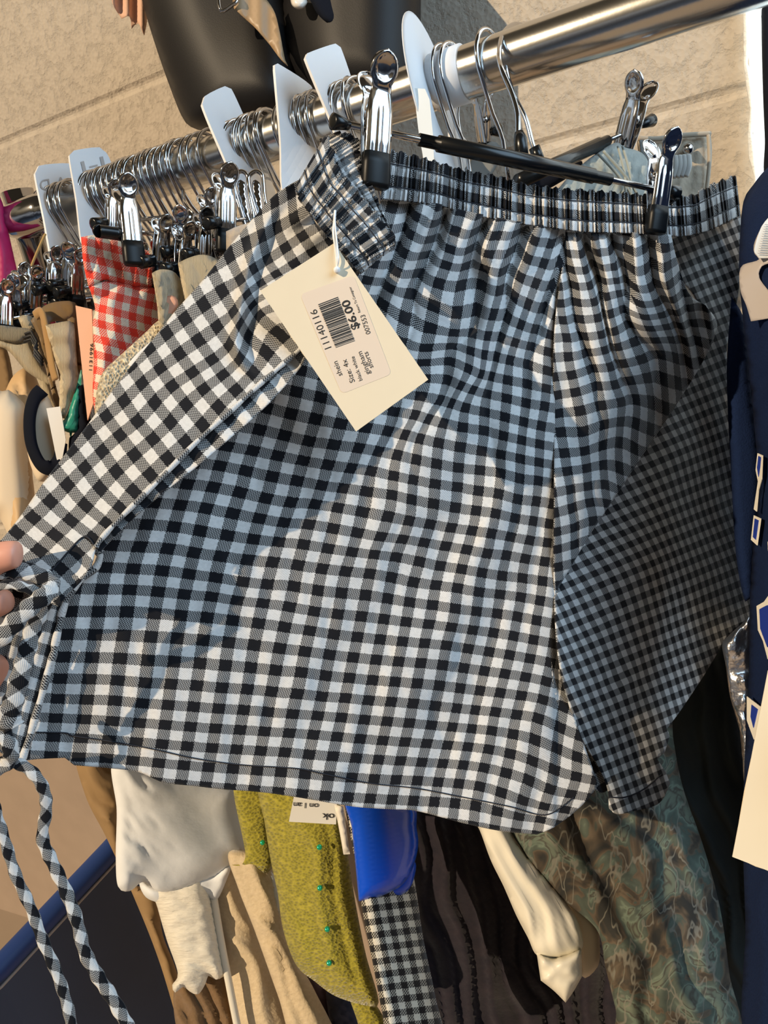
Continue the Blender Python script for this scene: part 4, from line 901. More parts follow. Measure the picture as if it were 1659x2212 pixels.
# ================================================================== HAND
def skin_mesh(name, chains, mat, label, cat):
    """chains of (px,py,z,r) joined at their first point index"""
    verts = []; edges = []; rad = []
    def add(p): verts.append(tuple(W(p[0], p[1], p[2]+.034))); rad.append(p[3]); return len(verts)-1
    root = add(chains[0][0]); 
    for ch in chains:
        prev = root
        for p in ch[1:]:
            i = add(p); edges.append((prev, i)); prev = i
    me = bpy.data.meshes.new(name); me.from_pydata(verts, edges, []); o = bpy.data.objects.new(name, me); C.objects.link(o)
    sk = o.modifiers.new('skin', 'SKIN'); sk.use_smooth_shade = True
    for i, s in enumerate(me.skin_vertices[0].data): s.radius = (rad[i], rad[i]); s.use_root = (i == 0)
    ss = o.modifiers.new('sub', 'SUBSURF'); ss.levels = 2; ss.render_levels = 2
    me.materials.append(MAT[mat]); tag(o, label, cat); return o
hd = skin_mesh('person', [
    [(-190,1400,.385,.022), (-330,1480,.39,.026), (-560,1600,.42,.03)],
    [(-190,1400,.385,.022), (-130,1330,.365,.015), (-70,1250,.350,.0098), (-10,1205,.346,.0086), (30,1197,.345,.0079), (47,1198,.3455,.0066)],
    [(-190,1400,.385,.022), (-140,1400,.395,.014), (-60,1330,.366,.0088), (-5,1300,.358,.0080), (24,1297,.356,.0066)],
    [(-190,1400,.385,.022), (-150,1440,.405,.015), (-60,1450,.378,.017), (-15,1462,.372,.0135), (0,1475,.370,.011)],
    [(-190,1400,.385,.022), (-150,1480,.41,.014), (-60,1540,.390,.0120), (-30,1545,.382,.0105), (-10,1540,.380,.009)],
    [(-190,1400,.385,.022), (-160,1520,.41,.013), (-90,1600,.415,.0080), (-50,1610,.408,.0070), (-35,1605,.405,.006)]], 'skin', 'hand at the left edge pinching the gingham fabric between thumb and fingers', 'person')
sheet('thumbnail', [(8,1168),(24,1162),(36,1172),(36,1192),(22,1204),(8,1200)], .3395, plain('nail', (.80, .50, .40), .25), hd, sp=5, solid=.0004) if False else None

# ================================================================== MANNEQUIN
mq = thing('mannequin', W(600, 0, .85), 'matte black mannequin hips and thighs against the wall above the rail', 'mannequin')
zl = .84
pillow('thigh', [(280,-140),(296,-50),(312,20),(338,105),(366,185),(392,250),(412,274),(450,284),(520,280),(590,262),(640,220),(655,120),(640,0),(620,-140)], [(300,0,zl+.03),(640,0,zl-.0),(480,280,zl+.03),(600,200,zl+.0)], .060, 120, 'mannequin', mq, sp=14)
pillow('thigh', [(580,-140),(602,-30),(606,60),(618,130),(650,190),(700,222),(780,234),(850,226),(890,196),(905,150),(909,0),(906,-140)], [(600,0,zl-.02),(905,0,zl-.06),(760,230,zl-.03)], .065, 130, 'mannequin', mq, sp=14)
rb_ = sheet('ribbon', [(500,-20,1),(560,-20,1),(590,20),(604,70),(616,130),(622,142,1),(600,120),(570,80),(530,40),(505,18,1)], .765, 'strap_tan', None, sp=10, ripple=lambda x, y: .002*np.sin(x/7.), solid=.001)
tag(rb_, 'tan satin ribbon hanging between the black mannequin thighs', 'ribbon')
v = path([(472,-5,.76),(478,24,.76),(500,12,.76),(512,2,.76),(505,-14,.76)], 4); bk = tube('belt_buckle', v, .0018, 'chrome', None, 8); tag(bk, 'small chrome buckle at the top edge before the mannequin', 'buckle')
pillow('pearl_button', [(628,-10),(640,-16),(655,-8),(664,4),(655,18),(642,20),(630,10)], .745, .008, 16, 'pearl', None, sp=4); tag(bpy.data.objects['pearl_button'], 'round pearly button on the mannequin at the top edge', 'button')
bt = pillow('dark_sequin_trim', [(670,-20),(760,-20),(757,10),(745,35),(715,52),(690,35),(675,10)], .745, .004, 20, 'black_cloth', None, sp=8); bt.name = 'black_trim'; tag(bt, 'black round cloth edge lying on the mannequin right thigh at the top', 'trim')
tl = sheet('tulle_ruffle', [(235,-20,1),(245,10),(262,40,1),(280,35),(285,62,1),(298,50),(312,76,1),(318,40),(312,0),(305,-20,1)], .90, 'tulle', None, sp=6, ripple=lambda x, y: .006*np.sin(x/5.), solid=.0006)
tag(tl, 'pink tulle ruffle left of the mannequin at the top edge', 'ruffle')

# ================================================================== LEFT SIDE GARMENTS (on the clip hangers)
def G(name, poly, z, bulge, rad, mat, label, cat, ripple=None, sp=9, uv=None, group=None):
    o = pillow(name, poly, z, bulge, rad, mat, None, uv, sp, ripple); tag(o, label, cat, group); return o
G('magenta_top', [(-160,300),(-60,340),(0,425),(18,500),(36,580),(52,640),(40,668),(10,665),(-40,800),(-160,820)], .80, .012, 20, 'magenta', 'magenta garment at the left edge behind the chrome post', 'garment', folds(.004, 40, -20))
# twine on the post
tw = tube('twine', path([(98,505,.70),(80,545,.70),(58,600,.70),(50,625,.70)], 6), .0012, 'twine', None, 6); tag(tw, 'jute twine strand hanging from the chrome rail connector', 'twine')
G('striped_waistband', [(-30,700,1),(0,702),(82,712,1),(60,728),(35,742),(-30,728,1)], .63, .003, 8, weave_mat('striped', (.80, .66, .42), (.03, .03, .03), .18, .2, kind='WAVE'), 'black and cream striped waistband at the left edge under the clips', 'waistband')
G('cream_flap_skirt', [(-10,722,1),(35,742),(62,735),(92,790),(120,825),(110,835),(85,820),(55,800),(20,760),(-10,745,1)], .635, .005, 14, 'cream_twill', 'cream frayed flap under the striped waistband at the left', 'skirt')
G('zigzag_shorts', [(38,685,1),(60,680),(82,700),(95,760),(112,840),(130,900),(120,905,1),(100,860),(80,820),(60,740)], .640, .006, 14, 'cream_twill', 'pale cream shorts with grey zigzag trim, left of the tan twill', 'shorts', folds(.002, 22, -20))
for k in range(3):
    zz = tube('zigzag_trim', path([(54-k*1,722+k*8,.6225),(68,716+k*8,.6225),(80,738+k*8,.6215),(74,752+k*8,.6205),(86,768+k*7,.6200),(92,776+k*7,.6195)], 1), .0012, 'ink', bpy.data.objects['zigzag_shorts'], 6)
G('tan_twill_trousers', [(66,692,1),(100,658),(150,650),(168,662),(165,690),(140,694),(104,704),(112,790),(128,860),(140,890),(128,895,1),(112,850),(94,775),(80,722)], .625, .007, 14, 'twill', 'tan twill trouser waistband with belt loop between cream garments', 'trousers', folds(.002, 26, -15))
tube('belt_loop', path([(76,682,.617),(90,676,.613),(100,720,.608),(112,790,.604),(120,820,.603)], 6), [.0040]*25, 'twill', bpy.data.objects['tan_twill_trousers'], 8, flat=.4, up=(0, 1, 0))
G('cream_ribbed_trousers', [(98,702,1),(150,693),(160,700),(165,760),(168,830),(160,850),(140,905),(128,900),(128,820),(112,760)], .605, .008, 16, 'cream_twill', 'cream ribbed cotton trousers in front of the tan twill pair', 'trousers', lambda x, y: .0022*np.sin(y/9.)+.001*np.sin(x/8.))
G('brown_twill_trousers', [(145,690,1),(165,688),(178,760),(176,820,1),(168,800),(158,740)], .612, .005, 10, 'twill', 'brown twill strip left of the pink tag', 'trousers')
tg = sheet('pink_hang_tag', [(163,660,1),(198,668,1),(206,858,1),(189,908,1)], [(163,660,.600),(198,668,.585),(206,858,.575),(189,908,.58)], 'pink_card', None, sp=20, solid=.0006)
tag(tg, 'narrow pinkish cardboard tag left of the red gingham shorts', 'price tag')
ztg = zmap([(163,660,.600),(198,668,.585),(206,858,.575),(189,908,.58)])
text_on('printed_text', '1131996', (198,800), (201,742), 9, ztg, 'ink', tg, lift=.001)
G('teal_satin_top', [(115,917,1),(140,905),(165,835),(176,800),(172,900),(168,935),(156,935),(152,960,1),(150,935),(130,930)], .600, .005, 12, 'teal', 'teal satin garment with ruffled hem between cream trousers and pink tag', 'top', folds(.002, 14, 30))
G('black_strap_garment', [(168,835,1),(180,830),(190,905),(206,905),(180,950),(160,985),(148,1000,1),(150,945),(165,930)], .60, .006, 12, 'black_cloth', 'black garment hanging just right of the teal satin', 'garment')
G('green_beige_shorts', [(-40,700),(0,740),(20,770),(30,860),(0,900),(-40,900)], .70, .006, 12, 'khaki', 'brown garment at the left edge above the pale loops', 'garment')
G('cream_waist_loop', [(10,850),(30,810),(60,795),(85,830),(88,880),(70,1000),(75,1080),(60,1130),(30,1160),(15,1060),(-2,960),(0,890)], [(10,850,.66),(80,830,.67),(20,1150,.62),(70,1080,.64)], .014, 30, 'beige', 'peach satin garment loop at the left edge under the waistbands', 'garment', folds(.003, 30, -5))
G('bra_cup', [(-30,860),(5,845),(18,842),(40,860),(56,885),(60,980),(68,1080),(56,1125),(30,1170),(0,1120),(-30,1080)], .640, .020, 40, 'pale_cream', 'smooth beige moulded cup at the left edge', 'garment')
G('cream_shorts_loop', [(58,890),(66,860),(90,840),(115,880),(130,940),(130,1000),(112,1030),(85,1040),(66,1005),(56,950)], .615, .010, 24, 'pale_cream', 'cream garment with thick black elastic waist, left of the white tag', 'shorts')
lp = tube('black_elastic', path([(92,842,.604),(74,862,.602),(64,905,.600),(68,960,.598),(88,1003,.596),(112,1010,.595),(128,990,.598),(132,960,.60)], 8), .0062, 'black_cloth', bpy.data.objects['cream_shorts_loop'], 12, flat=.5, up=(0, 1, 0))
wt = sheet('white_hang_tag', [(100,882,1),(130,878,1),(142,950,1),(130,1015,1),(122,990,1)], .594, 'label_white', None, sp=16, solid=.0006); tag(wt, 'plain white paper tag over the black elastic loop', 'price tag')
# red gingham shorts
rs = thing('red_gingham_shorts', W(260, 560, .6), 'red and cream gingham shorts clipped at the left of the rail', 'shorts')
def uvr(x, y): return np.stack([(x-y*.04)/16.5+.35*np.sin(y/26.), (y+x*-.25)/17.], -1)
pillow('waistband', [(175,512,1),(210,508),(262,522,1),(330,545),(348,552),(356,590),(352,622,1),(300,622),(250,612),(225,605),(192,622,1),(180,570)], [(175,512,.585),(350,560,.63),(190,620,.575),(350,620,.62)], .006, 14, 'gingham_red', rs, uvr, 6, lambda x, y: .0022*np.sin(x/4.5+y/40.)*(x > 0))
pillow('leg', [(192,618,1),(240,606),(300,616),(356,620,1),(400,700),(440,860),(380,960),(280,990),(215,960),(205,890,1),(200,850),(203,760),(200,700),(205,665)], [(192,618,.578),(352,620,.622),(345,700,.615),(205,890,.555)], .010, 24, 'gingham_red', rs, uvr, 6, lambda x, y: .004*np.sin(x/10.+y/60.+vnoise(x, y, 60, 3)*2))
# its hanger
rh = thing('clip_hanger', W(285, 500, .58), 'clip hanger holding the red gingham shorts, black rubber clip tip', 'hanger')
add_clip(rh, V(W(283, 505, .575)), Vector(W(330, 512, .585)-W(250, 505, .57)), up=Vector(W(278, 440, .578)-W(288, 580, .575)), scale=1.02)
tube('rod', path([(300,502,.58),(380,510,.64),(440,515,.66)], 3), .0018, 'chrome', rh, 8)
tube('end_cap', path([(214,500,.565),(218,500,.566),(262,506,.572)], 4), [.004]+[.0048]*8, 'black_plastic', rh, 14)
tube('hook', path([(440,515,.66),(430,500,.665),(425,470,.67),(400,440,.68),(395,410,.70)], 4), .0016, 'chrome', rh, 8)
G('crochet_top', [(205,893,1),(208,850),(222,805),(255,772),(310,722),(340,694),(380,676,1),(470,720),(480,880),(400,960),(260,980),(215,950)], [(205,890,.535),(370,680,.575),(260,800,.55),(400,900,.55)], .008, 30, 'crochet', 'cream crochet lace garment between red gingham and the black gingham shorts', 'top')
wl = sheet('white_lining', [(262,826,1),(275,790),(300,760),(345,722,1),(300,780)], .545, 'white_cotton', None, sp=8, solid=.001); tag(wl, 'white cloth edge beside the crochet lace', 'garment')
cs = G('cream_denim_shorts', [(328,590,1),(345,582),(372,585),(388,600),(430,650),(470,760),(400,800),(352,730),(342,692,1),(338,650)], [(328,590,.55),(380,590,.57),(345,690,.55)], .008, 14, 'cream_twill', 'cream denim shorts waistband right of the red gingham', 'shorts', folds(.002, 18, 0))
cs2 = G('cream_denim_shorts', [(384,568,1),(410,556),(440,550),(475,565),(520,620),(520,740),(430,760),(398,640)], [(384,568,.56),(440,550,.57),(405,640,.55)], .008, 14, 'cream_twill', 'second cream denim waistband nearer the gingham shorts edge', 'shorts', folds(.002, 18, 0))
rz = G('rose_print_top', [(342,655),(360,640),(378,640),(385,660),(362,690),(350,680)], .552, .001, 10, 'dusty_rose', 'pinkish printed cloth below the cream denim waistband', 'top')
dn = G('denim_shorts', [(488,500,1),(515,488),(548,482),(556,505),(520,540),(492,560)], .56, .006, 12, weave_mat('denim_label', (.20, .22, .28), (.62, .50, .34), .08, .8, kind='NOISE'), 'frayed denim waistband under the two tall chrome clips', 'shorts')
# loose clips standing on those waistbands (their hangers)
def clip_thing(px, py, z, label, group, sc=1., axpx=(30, 4), ang=0., lean=(0, 0)):
    t = thing('clip_hanger', W(px, py, z), label, 'hanger', group)
    a = Vector(W(px+axpx[0], py+axpx[1], z+.004)-W(px-axpx[0], py-axpx[1], z-.004)).normalized()
    a = (Matrix.Rotation(ang, 3, 'Z') @ a)
    add_clip(t, V(W(px, py, z)), a, up=Vector((.0+lean[0], lean[1], 1)), scale=sc)
    p0 = np.array(W(px, py, z)); d = np.array([.15, 1., 0]); 
    tube('bar', [p0+d*-.012, p0+d*.06], .0018, 'chrome', t, 8)
    tube('end_cap', [p0+d*-.020, p0+d*-.0195, p0+d*-.008], [.003, .005, .0045], 'black_plastic', t, 12)
    return t
L1 = '%s clip hanger end from the left edge, above the striped waistband'
for io, (px, py, z, a) in enumerate([(12, 690, .64, .3), (35, 675, .65, -.3), (52, 650, .66, .5), (75, 655, .66, .2)]):
    clip_thing(px, py, z, L1 % ORD[io], 'clips at the left edge', .78, ang=a, lean=(random.uniform(-.25, .1), 0))
L2 = '%s clip hanger end from the left above the tan twill waistband'
for io, (px, py, z, a) in enumerate([(118, 620, .66, .4), (150, 610, .66, -.2), (165, 625, .65, .5)]):
    clip_thing(px, py, z, L2 % ORD[io], 'clips above the tan twill', .82, ang=a, lean=(random.uniform(-.2, .1), 0))
L3 = ['clip hanger end standing on the cream denim waistband beside the red gingham', 'clip hanger end above the gap between the two cream denim waistbands', 'clip hanger end just in front of the second cream denim waistband', 'clip hanger end touching the edge of the black gingham panel', 'clip hanger end highest of those left of the two tall chrome clips', 'clip hanger end just left of the red gingham shorts clip, tilted']
for io, (px, py, z, a) in enumerate([(348, 560, .59, .3), (392, 540, .60, -.4), (395, 575, .585, .5), (440, 545, .59, .2), (450, 500, .62, .3), (245, 480, .63, .3)]):
    clip_thing(px, py, z, L3[io], 'clips right of the red gingham', .80, ang=a, lean=(random.uniform(-.3, .1), 0))
clip_thing(488, 478, .585, 'clip hanger end directly left of the two tall chrome clips', None, 1.0, ang=.2, lean=(-.1, 0))
# two tall looped wire clips
for px, lb in ((520, 'left one of the two tall blue-lit looped chrome clips'), (552, 'right one of the two tall blue-lit looped chrome clips')):
    t = thing('looped_clip', W(px, 430, .60), lb, 'clip')
    o_ = [(px-16, 392, .60), (px-12, 378, .60), (px+2, 370, .60), (px+14, 378, .60), (px+17, 395, .60), (px+19, 420, .60), (px+26, 460, .60), (px+30, 492, .60)]
    i_ = [(px-16, 392, .60), (px-10, 420, .60), (px+2, 460, .60), (px+12, 495, .60)]
    tube('wire_loop', path(i_[::-1]+o_[1:], 6), .0017, 'chrome', t, 10)
    sheet('plate', [(px-8,398),(px,388),(px+9,394),(px+14,440),(px+22,480),(px+12,480),(px,440)], .6005, 'chrome', t, sp=6, solid=.001)

# ================================================================== GREY DENIM OVERALLS BEHIND
ov = thing('denim_overalls', W(1400, 400, .65), 'grey denim overalls with elastic strap, behind the right end of the gingham shorts', 'overalls')
pillow('front_bib', [(1205,408,1),(1240,370),(1290,330),(1330,308),(1350,318),(1392,335),(1412,390),(1405,440,1),(1290,440),(1210,430,1)], [(1205,408,.60),(1350,318,.645),(1372,440,.63)], .006, 16, 'denim', ov, sp=7, ripple=folds(.002, 25, 20, fine=.001))
pillow('waist_lining', [(1375,298,1),(1420,300),(1470,292),(1535,288,1),(1538,330),(1532,400),(1520,440,1),(1400,440,1),(1385,380)], [(1375,298,.69),(1535,290,.70),(1520,440,.69)], .006, 16, 'denim_in', ov, sp=7, ripple=folds(.002, 30, 10, fine=.001))
for a_, b_ in (((1292,332,.612),(1372,432,.622)), ((1303,326,.614),(1384,430,.625)), ((1335,316,.624),(1352,430,.618)), ((1345,316,.626),(1364,430,.620))):
    tube('seam', path([a_, ((a_[0]+b_[0])/2+6, (a_[1]+b_[1])/2, (a_[2]+b_[2])/2-.001), b_], 6), .0012, 'denim', ov, 6)
tube('hem', path([(1378,299,.680),(1420,300,.682),(1470,293,.684),(1534,289,.688)], 6), .0022, 'denim_in', ov, 8)
tube('side_seam', path([(1530,292,.686),(1532,350,.684),(1524,430,.682)], 6), .0016, 'denim_in', ov, 8)
sheet('elastic_strap', [(1382,302,1),(1400,306),(1440,330),(1462,345,1),(1455,362),(1430,355),(1395,345),(1385,330)], .665, 'elastic', ov, sp=6, solid=.002)
for k in range(4):
    tube('strap_fold', path([(1458+k*9,340+k*-1,.66),(1459+k*9,360,.658),(1452+k*9,384-k,.66)], 4), .0032, 'elastic', ov, 8)
tube('rivet', [W(1486, 322, .682), W(1486.5, 322, .676)], [.005, .004], 'chrome', ov, 14)
bkb = G('dark_garment_behind', [(1120,400,1),(1180,375),(1240,345),(1260,360),(1200,400),(1150,425,1)], .64, .004, 10, 'black_cloth', 'black garment between the grey overalls and the hanger bar', 'garment')
bkw = G('white_strap_garment', [(980,395,1),(1020,345),(1062,305),(1085,330),(1060,380),(1020,420,1)], .645, .003, 10, 'elastic', 'pale grey ribbed cloth held by the small clip behind the hanger bar', 'garment')

# ================================================================== NAVY JERSEY AT THE RIGHT
nj = thing('navy_sweatshirt', W(1640, 900, .5), 'navy sweatshirt with cream-outlined blue print hanging at the right edge', 'sweatshirt')
zj = [(1600,520,.56),(1700,520,.50),(1635,1100,.54),(1700,1100,.48),(1620,1700,.50),(1720,1900,.44),(1630,400,.58)]
pillow('body', [(1655,365),(1628,398),(1606,435),(1598,520),(1597,600),(1606,700),(1618,800),(1632,950),(1640,1060),(1628,1150),(1620,1300),(1618,1450),(1610,1600),(1605,1800),(1610,2000),(1615,2260),(1780,2260),(1780,300),(1700,330)], zj, .022, 60, 'navy', nj, sp=12, ripple=folds(.004, 60, 4))
pillow('sleeve_lining', [(1580,640,1),(1610,700),(1625,850),(1642,980),(1642,1100),(1625,1290),(1610,1300),(1590,1200),(1578,1000),(1570,800)], .665, .01, 20, 'navy', nj, sp=12)
vv = []; ff = []; ny, nz_ = 24, 40
for sd in (0, 1):
    for i in range(nz_):
        for j in range(ny):
            y_ = .515+(.37)*j/(ny-1); top_ = 1.485-.16*abs((y_-.70)/.19)**2.2*(.6 if y_ < .7 else 1); z_ = .62+(top_-.62)*i/(nz_-1)
            ed = min(1, min(i, nz_-1-i, j, ny-1-j)/2.5); vv.append((.052+(.016*ed+.004*math.sin(y_*60+z_*3)*ed)*(1 if sd else -1), y_, z_))
for sd in (0, 1):
    for i in range(nz_-1):
        for j in range(ny-1):
            a = sd*nz_*ny+i*ny+j; q = [a, a+1, a+ny+1, a+ny]; ff.append(q if sd else q[::-1])
mobj('side', vv, ff, 'navy', nj)  # unseen broad body of the sweatshirt, added to block the right-hand lamp
zjf = zmap([(a, b_, c-.026) for a, b_, c in zj])
def prt(poly, inner, sp=6):
    sheet('print_outline', poly, lambda x, y: zjf(x, y)-.002, 'cream_print', nj, sp=sp, solid=.0005)
    if inner: sheet('print_fill', inner, lambda x, y: zjf(x, y)-.0032, 'royal', nj, sp=sp, solid=.0005)
prt([(1636,979,1),(1647,984,1),(1645,1035,1),(1638,1060,1),(1634,1105,1),(1628,1100,1),(1637,1040,1),(1632,1015,1)], [(1638,985,1),(1643,988,1),(1641,1010,1),(1638,1030,1),(1635,1010,1)])
prt([(1628,1113,1),(1643,1120,1),(1635,1178,1),(1622,1166,1)], [(1630,1120,1),(1638,1124,1),(1632,1166,1),(1626,1160,1)])
prt([(1634,1309,1),(1650,1300,1),(1660,1286,1),(1690,1290,1),(1690,1400,1),(1658,1424,1),(1648,1385,1),(1637,1361,1)], [(1640,1316,1),(1655,1308,1),(1690,1300,1),(1690,1390,1),(1657,1398,1),(1642,1358,1)])
prt([(1613,1504,1),(1642,1526,1),(1628,1597,1),(1613,1556,1)], [(1623,1522,1),(1636,1532,1),(1627,1572,1),(1621,1548,1)])
prt([(1658,1170,1),(1690,1165,1),(1690,1220,1),(1661,1215,1)], None)
G('dark_jacket', [(1648,-60),(1645,60),(1648,200),(1652,300),(1655,390),(1720,400),(1720,-60)], .72, .01, 20, 'black_cloth', 'dark garment sliver at the right edge in front of the bright wall edge strip', 'jacket')
cl_ = sheet('care_label', [(1655,478,1),(1640,500),(1628,530),(1630,548),(1640,560),(1625,566),(1605,572),(1597,590),(1600,630),(1612,660),(1622,694,1),(1670,686,1),(1670,640,1),(1640,600),(1645,575),(1665,560),(1680,480,1)], [(1655,478,.50),(1597,590,.505),(1622,694,.49),(1670,640,.48)], 'grey_ribbon', nj, sp=7, solid=.0005)
cl2 = sheet('size_label', [(1660,470,1),(1646,488),(1634,520),(1630,545),(1640,557),(1680,556,1),(1690,470,1)], .488, 'label_white', nj, sp=8, solid=.0004)
vv = []; ff = []
for k in range(13):
    y = 484+k*5.2; xl = np.interp(y, [484, 545], [1652, 1637]); q = np.array([(xl, y), (1690, y+3), (1690, y+4.6), (xl, y+1.6)]); i = len(vv); vv += list(W(q[:, 0], q[:, 1], .4865)); ff.append([i+3, i+2, i+1, i])
mobj('printed_lines', vv, ff, 'ink_soft', nj, smooth=False)
tg2 = sheet('cream_hang_tag', [(1659,1448,1),(1700,1440,1),(1760,1900,1),(1659,1881,1),(1582,1851,1)], [(1659,1448,.40),(1582,1851,.40),(1760,1900,.39)], 'card', None, sp=24, solid=.0005)
tag(tg2, 'blank cream cardboard tag at the lower right edge in front of the navy sweatshirt', 'price tag')

# ================================================================== GARMENTS BELOW
fl = folds
G('silver_foil_garment', [(1622,1338),(1600,1350),(1575,1372),(1560,1392),(1568,1440),(1576,1500),(1590,1550),(1602,1600),(1606,1680),(1612,1700),(1620,1600),(1626,1450)], .60, .010, 20, 'foil', 'crumpled shiny silver garment between gingham shorts and navy sweatshirt', 'garment', lambda x, y: .004*vnoise(x, y, 22, 3), 5)
G('camouflage_trousers', [(1095,1740),(1250,1690),(1340,1690),(1440,1500),(1455,1600),(1475,1700),(1520,1830),(1555,1960),(1575,2100),(1590,2260),(1350,2260),(1330,2180),(1308,2090),(1290,2010),(1225,1950),(1180,1900),(1130,1840)], [(1100,1780,.60),(1450,1600,.64),(1350,2212,.58),(1580,2212,.60)], .030, 110, 'camo', 'leaf camouflage trousers hanging below the gingham shorts', 'trousers', fl(.006, 110, -20, fine=.0005))
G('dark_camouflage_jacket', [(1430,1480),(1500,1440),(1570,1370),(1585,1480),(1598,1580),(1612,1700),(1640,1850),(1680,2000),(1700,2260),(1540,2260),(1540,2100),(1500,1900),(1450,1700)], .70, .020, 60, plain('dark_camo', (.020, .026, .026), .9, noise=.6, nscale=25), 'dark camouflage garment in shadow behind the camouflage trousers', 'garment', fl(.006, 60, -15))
G('black_lace_dress', [(840,1730),(960,1740),(1110,1760),(1220,1880),(1330,1980),(1370,2080),(1420,2260),(930,2260),(905,2100),(890,1950),(850,1850)], .70, .020, 60, 'lace', 'black lace garment between small gingham and white sleeve', 'dress', fl(.005, 55, -12))
ws = thing('white_sleeve', W(1150, 1980, .58), 'off-white satin sleeve with frayed cuff hanging over black lace', 'shirt')
pillow('sleeve', [(1010,1740),(1036,1793),(1060,1858),(1088,1915),(1115,1977),(1140,2025),(1160,2064),(1200,2072),(1256,2052),(1252,2000),(1224,1950),(1160,1870),(1110,1808),(1090,1740)], .60, .016, 40, 'cream_satin', ws, sp=8, ripple=fl(.003, 45, -30))
pillow('cuff', [(1159,2058,1),(1200,2068),(1256,2049,1),(1258,2108,1),(1240,2140),(1222,2166,1),(1196,2140),(1168,2118,1)], .595, .014, 22, 'cream_satin', ws, sp=6, ripple=lambda x, y: .0025*vnoise(x, y, 16, 4))
pillow('inner_lining', [(1222,1940),(1262,1968),(1290,2000),(1296,2050),(1290,2090),(1256,2108),(1240,2000)], .62, .008, 18, 'pale_cream', ws, sp=8)
G('small_gingham_dress', [(742,1730,1),(800,1730),(870,1780),(895,1900),(915,2030),(940,2150),(955,2260),(845,2260),(826,2190),(805,2080),(785,1980),(765,1850)], [(742,1730,.60),(955,2260,.60),(900,1950,.63)], .018, 45, 'gingham_small', 'black and cream small-check gingham garment hanging under the blue satin', 'dress', fl(.003, 60, -14), uv=lambda x, y: np.stack([(x-y*.20)/(14.+0*x), (y+x*.12)/14.5], -1))
G('small_gingham_dress', [(895,1900,1),(930,1930),(960,1990),(985,2040),(975,2090),(955,2130),(940,2080),(920,2010)], .700, .006, 18, 'gingham_small', 'shadowed fold of small-check gingham beside the black lace', 'dress', fl(.004, 18, -20), uv=lambda x, y: np.stack([(x-y*.3)/11., (y+x*.4)/14.], -1))
st = thing('blue_satin_garment', W(820, 1850, .57), 'royal blue satin cloth end hanging over the small gingham', 'garment')
def ripst(x, y): return .0035*np.sin((x-y*.10)/28.+1.)+.0003*np.sin((x*.35+y)/1.9)
pillow('front_fold', [(752,1715),(885,1730),(900,1790),(903,1830),(890,1880),(868,1912),(833,1932),(800,1943),(775,1947,1),(768,1870),(760,1790)], [(757,1753,.575),(900,1800,.60),(775,1947,.57)], .007, 34, 'satin', st, sp=6, ripple=ripst)
pillow('back_fold', [(830,1880),(893,1860),(895,1895),(880,1925),(850,1940),(833,1940)], .602, .006, 14, 'satin', st, sp=6)
kn = thing('olive_knit_sweater', W(680, 1900, .66), 'olive green knit sweater with tiny green sequins hanging below the shorts hem', 'sweater')
pillow('body', [(560,1690),(640,1700),(735,1740),(752,1850),(768,1950),(790,2060),(818,2165),(790,2172),(725,2152),(680,2120),(640,2085),(612,2010),(600,1930),(585,1860),(572,1780)], [(560,1700,.68),(740,1750,.64),(800,2160,.63),(640,2080,.66)], .030, 80, 'knit', kn, sp=9, ripple=fl(.004, 70, -18))
pillow('sleeve', [(505,1690),(575,1700),(582,1780),(592,1862),(570,1888),(540,1872),(500,1868),(530,1850)], .70, .010, 24, 'knit', kn, sp=9)
pillow('hem', [(752,2150,1),(800,2160),(830,2200),(850,2260),(790,2260),(770,2200)], .67, .010, 20, 'knit', kn, sp=9)
for px, py in ((567,1820),(691,1918),(707,2007),(711,2080),(690,1830)):
    zk = .612 if px > 600 else .682
    tube('sequin', [W(px, py, zk), W(px+.3, py, zk-.0012)], [.0023, .0018], 'sequin', kn, 12)
wl2 = thing('written_label', W(675, 1755, .6), 'white handwritten label upside down below the gingham hem', 'label')
zwl = zmap([(632,1735,.60),(730,1745,.60),(625,1775,.60),(724,1781,.60)])
sheet('paper', [(636,1715,1),(728,1715,1),(726,1781,1),(624,1775,1)], .60, 'label_white', wl2, sp=20, solid=.0005)
text_on('handwriting', 'on l an', (688,1736), (634,1733), 17, zwl, 'ink', wl2, lift=.0008); text_on('handwriting', 'ok', (722,1758), (696,1757), 20, zwl, 'ink', wl2, lift=.0008)
G('cream_ribbon', [(722,1738,1),(742,1742,1),(750,1800),(756,1845,1),(742,1846,1),(734,1800)], .592, .002, 8, 'cream_print', 'short cream fabric strip beside the upside-down label', 'strip')
wtee = thing('white_cotton_top', W(380, 1800, .72), 'white cotton top with rolled hem hanging under the left of the gingham shorts', 'top')
pillow('body', [(246,1640),(350,1660),(510,1690),(525,1760),(536,1800),(548,1845,1),(520,1862),(480,1888),(440,1905),(415,1915),(380,1925),(340,1925),(310,1905),(280,1925),(255,1915),(250,1850),(252,1750)], [(248,1668,.70),(515,1710,.75),(255,1915,.70),(540,1845,.75)], .020, 60, 'white_cotton', wtee, sp=7, ripple=lambda x, y: .0035*vnoise(x*.6-y*.4, y*.6+x*.35, 55, 3)+.0022*vnoise(x-y*.8, y*.5, 14, 5)*np.clip((390-x)/100, 0, 1))
pillow('lower_hem', [(302,1905),(340,1912),(400,1905),(450,1890),(496,1870),(490,1900),(466,1946),(440,1930),(415,1920),(385,1940),(350,1950),(315,1938)], .735, .010, 18, 'white_cotton', wtee, sp=7, ripple=lambda x, y: .003*np.sin(x/14.))
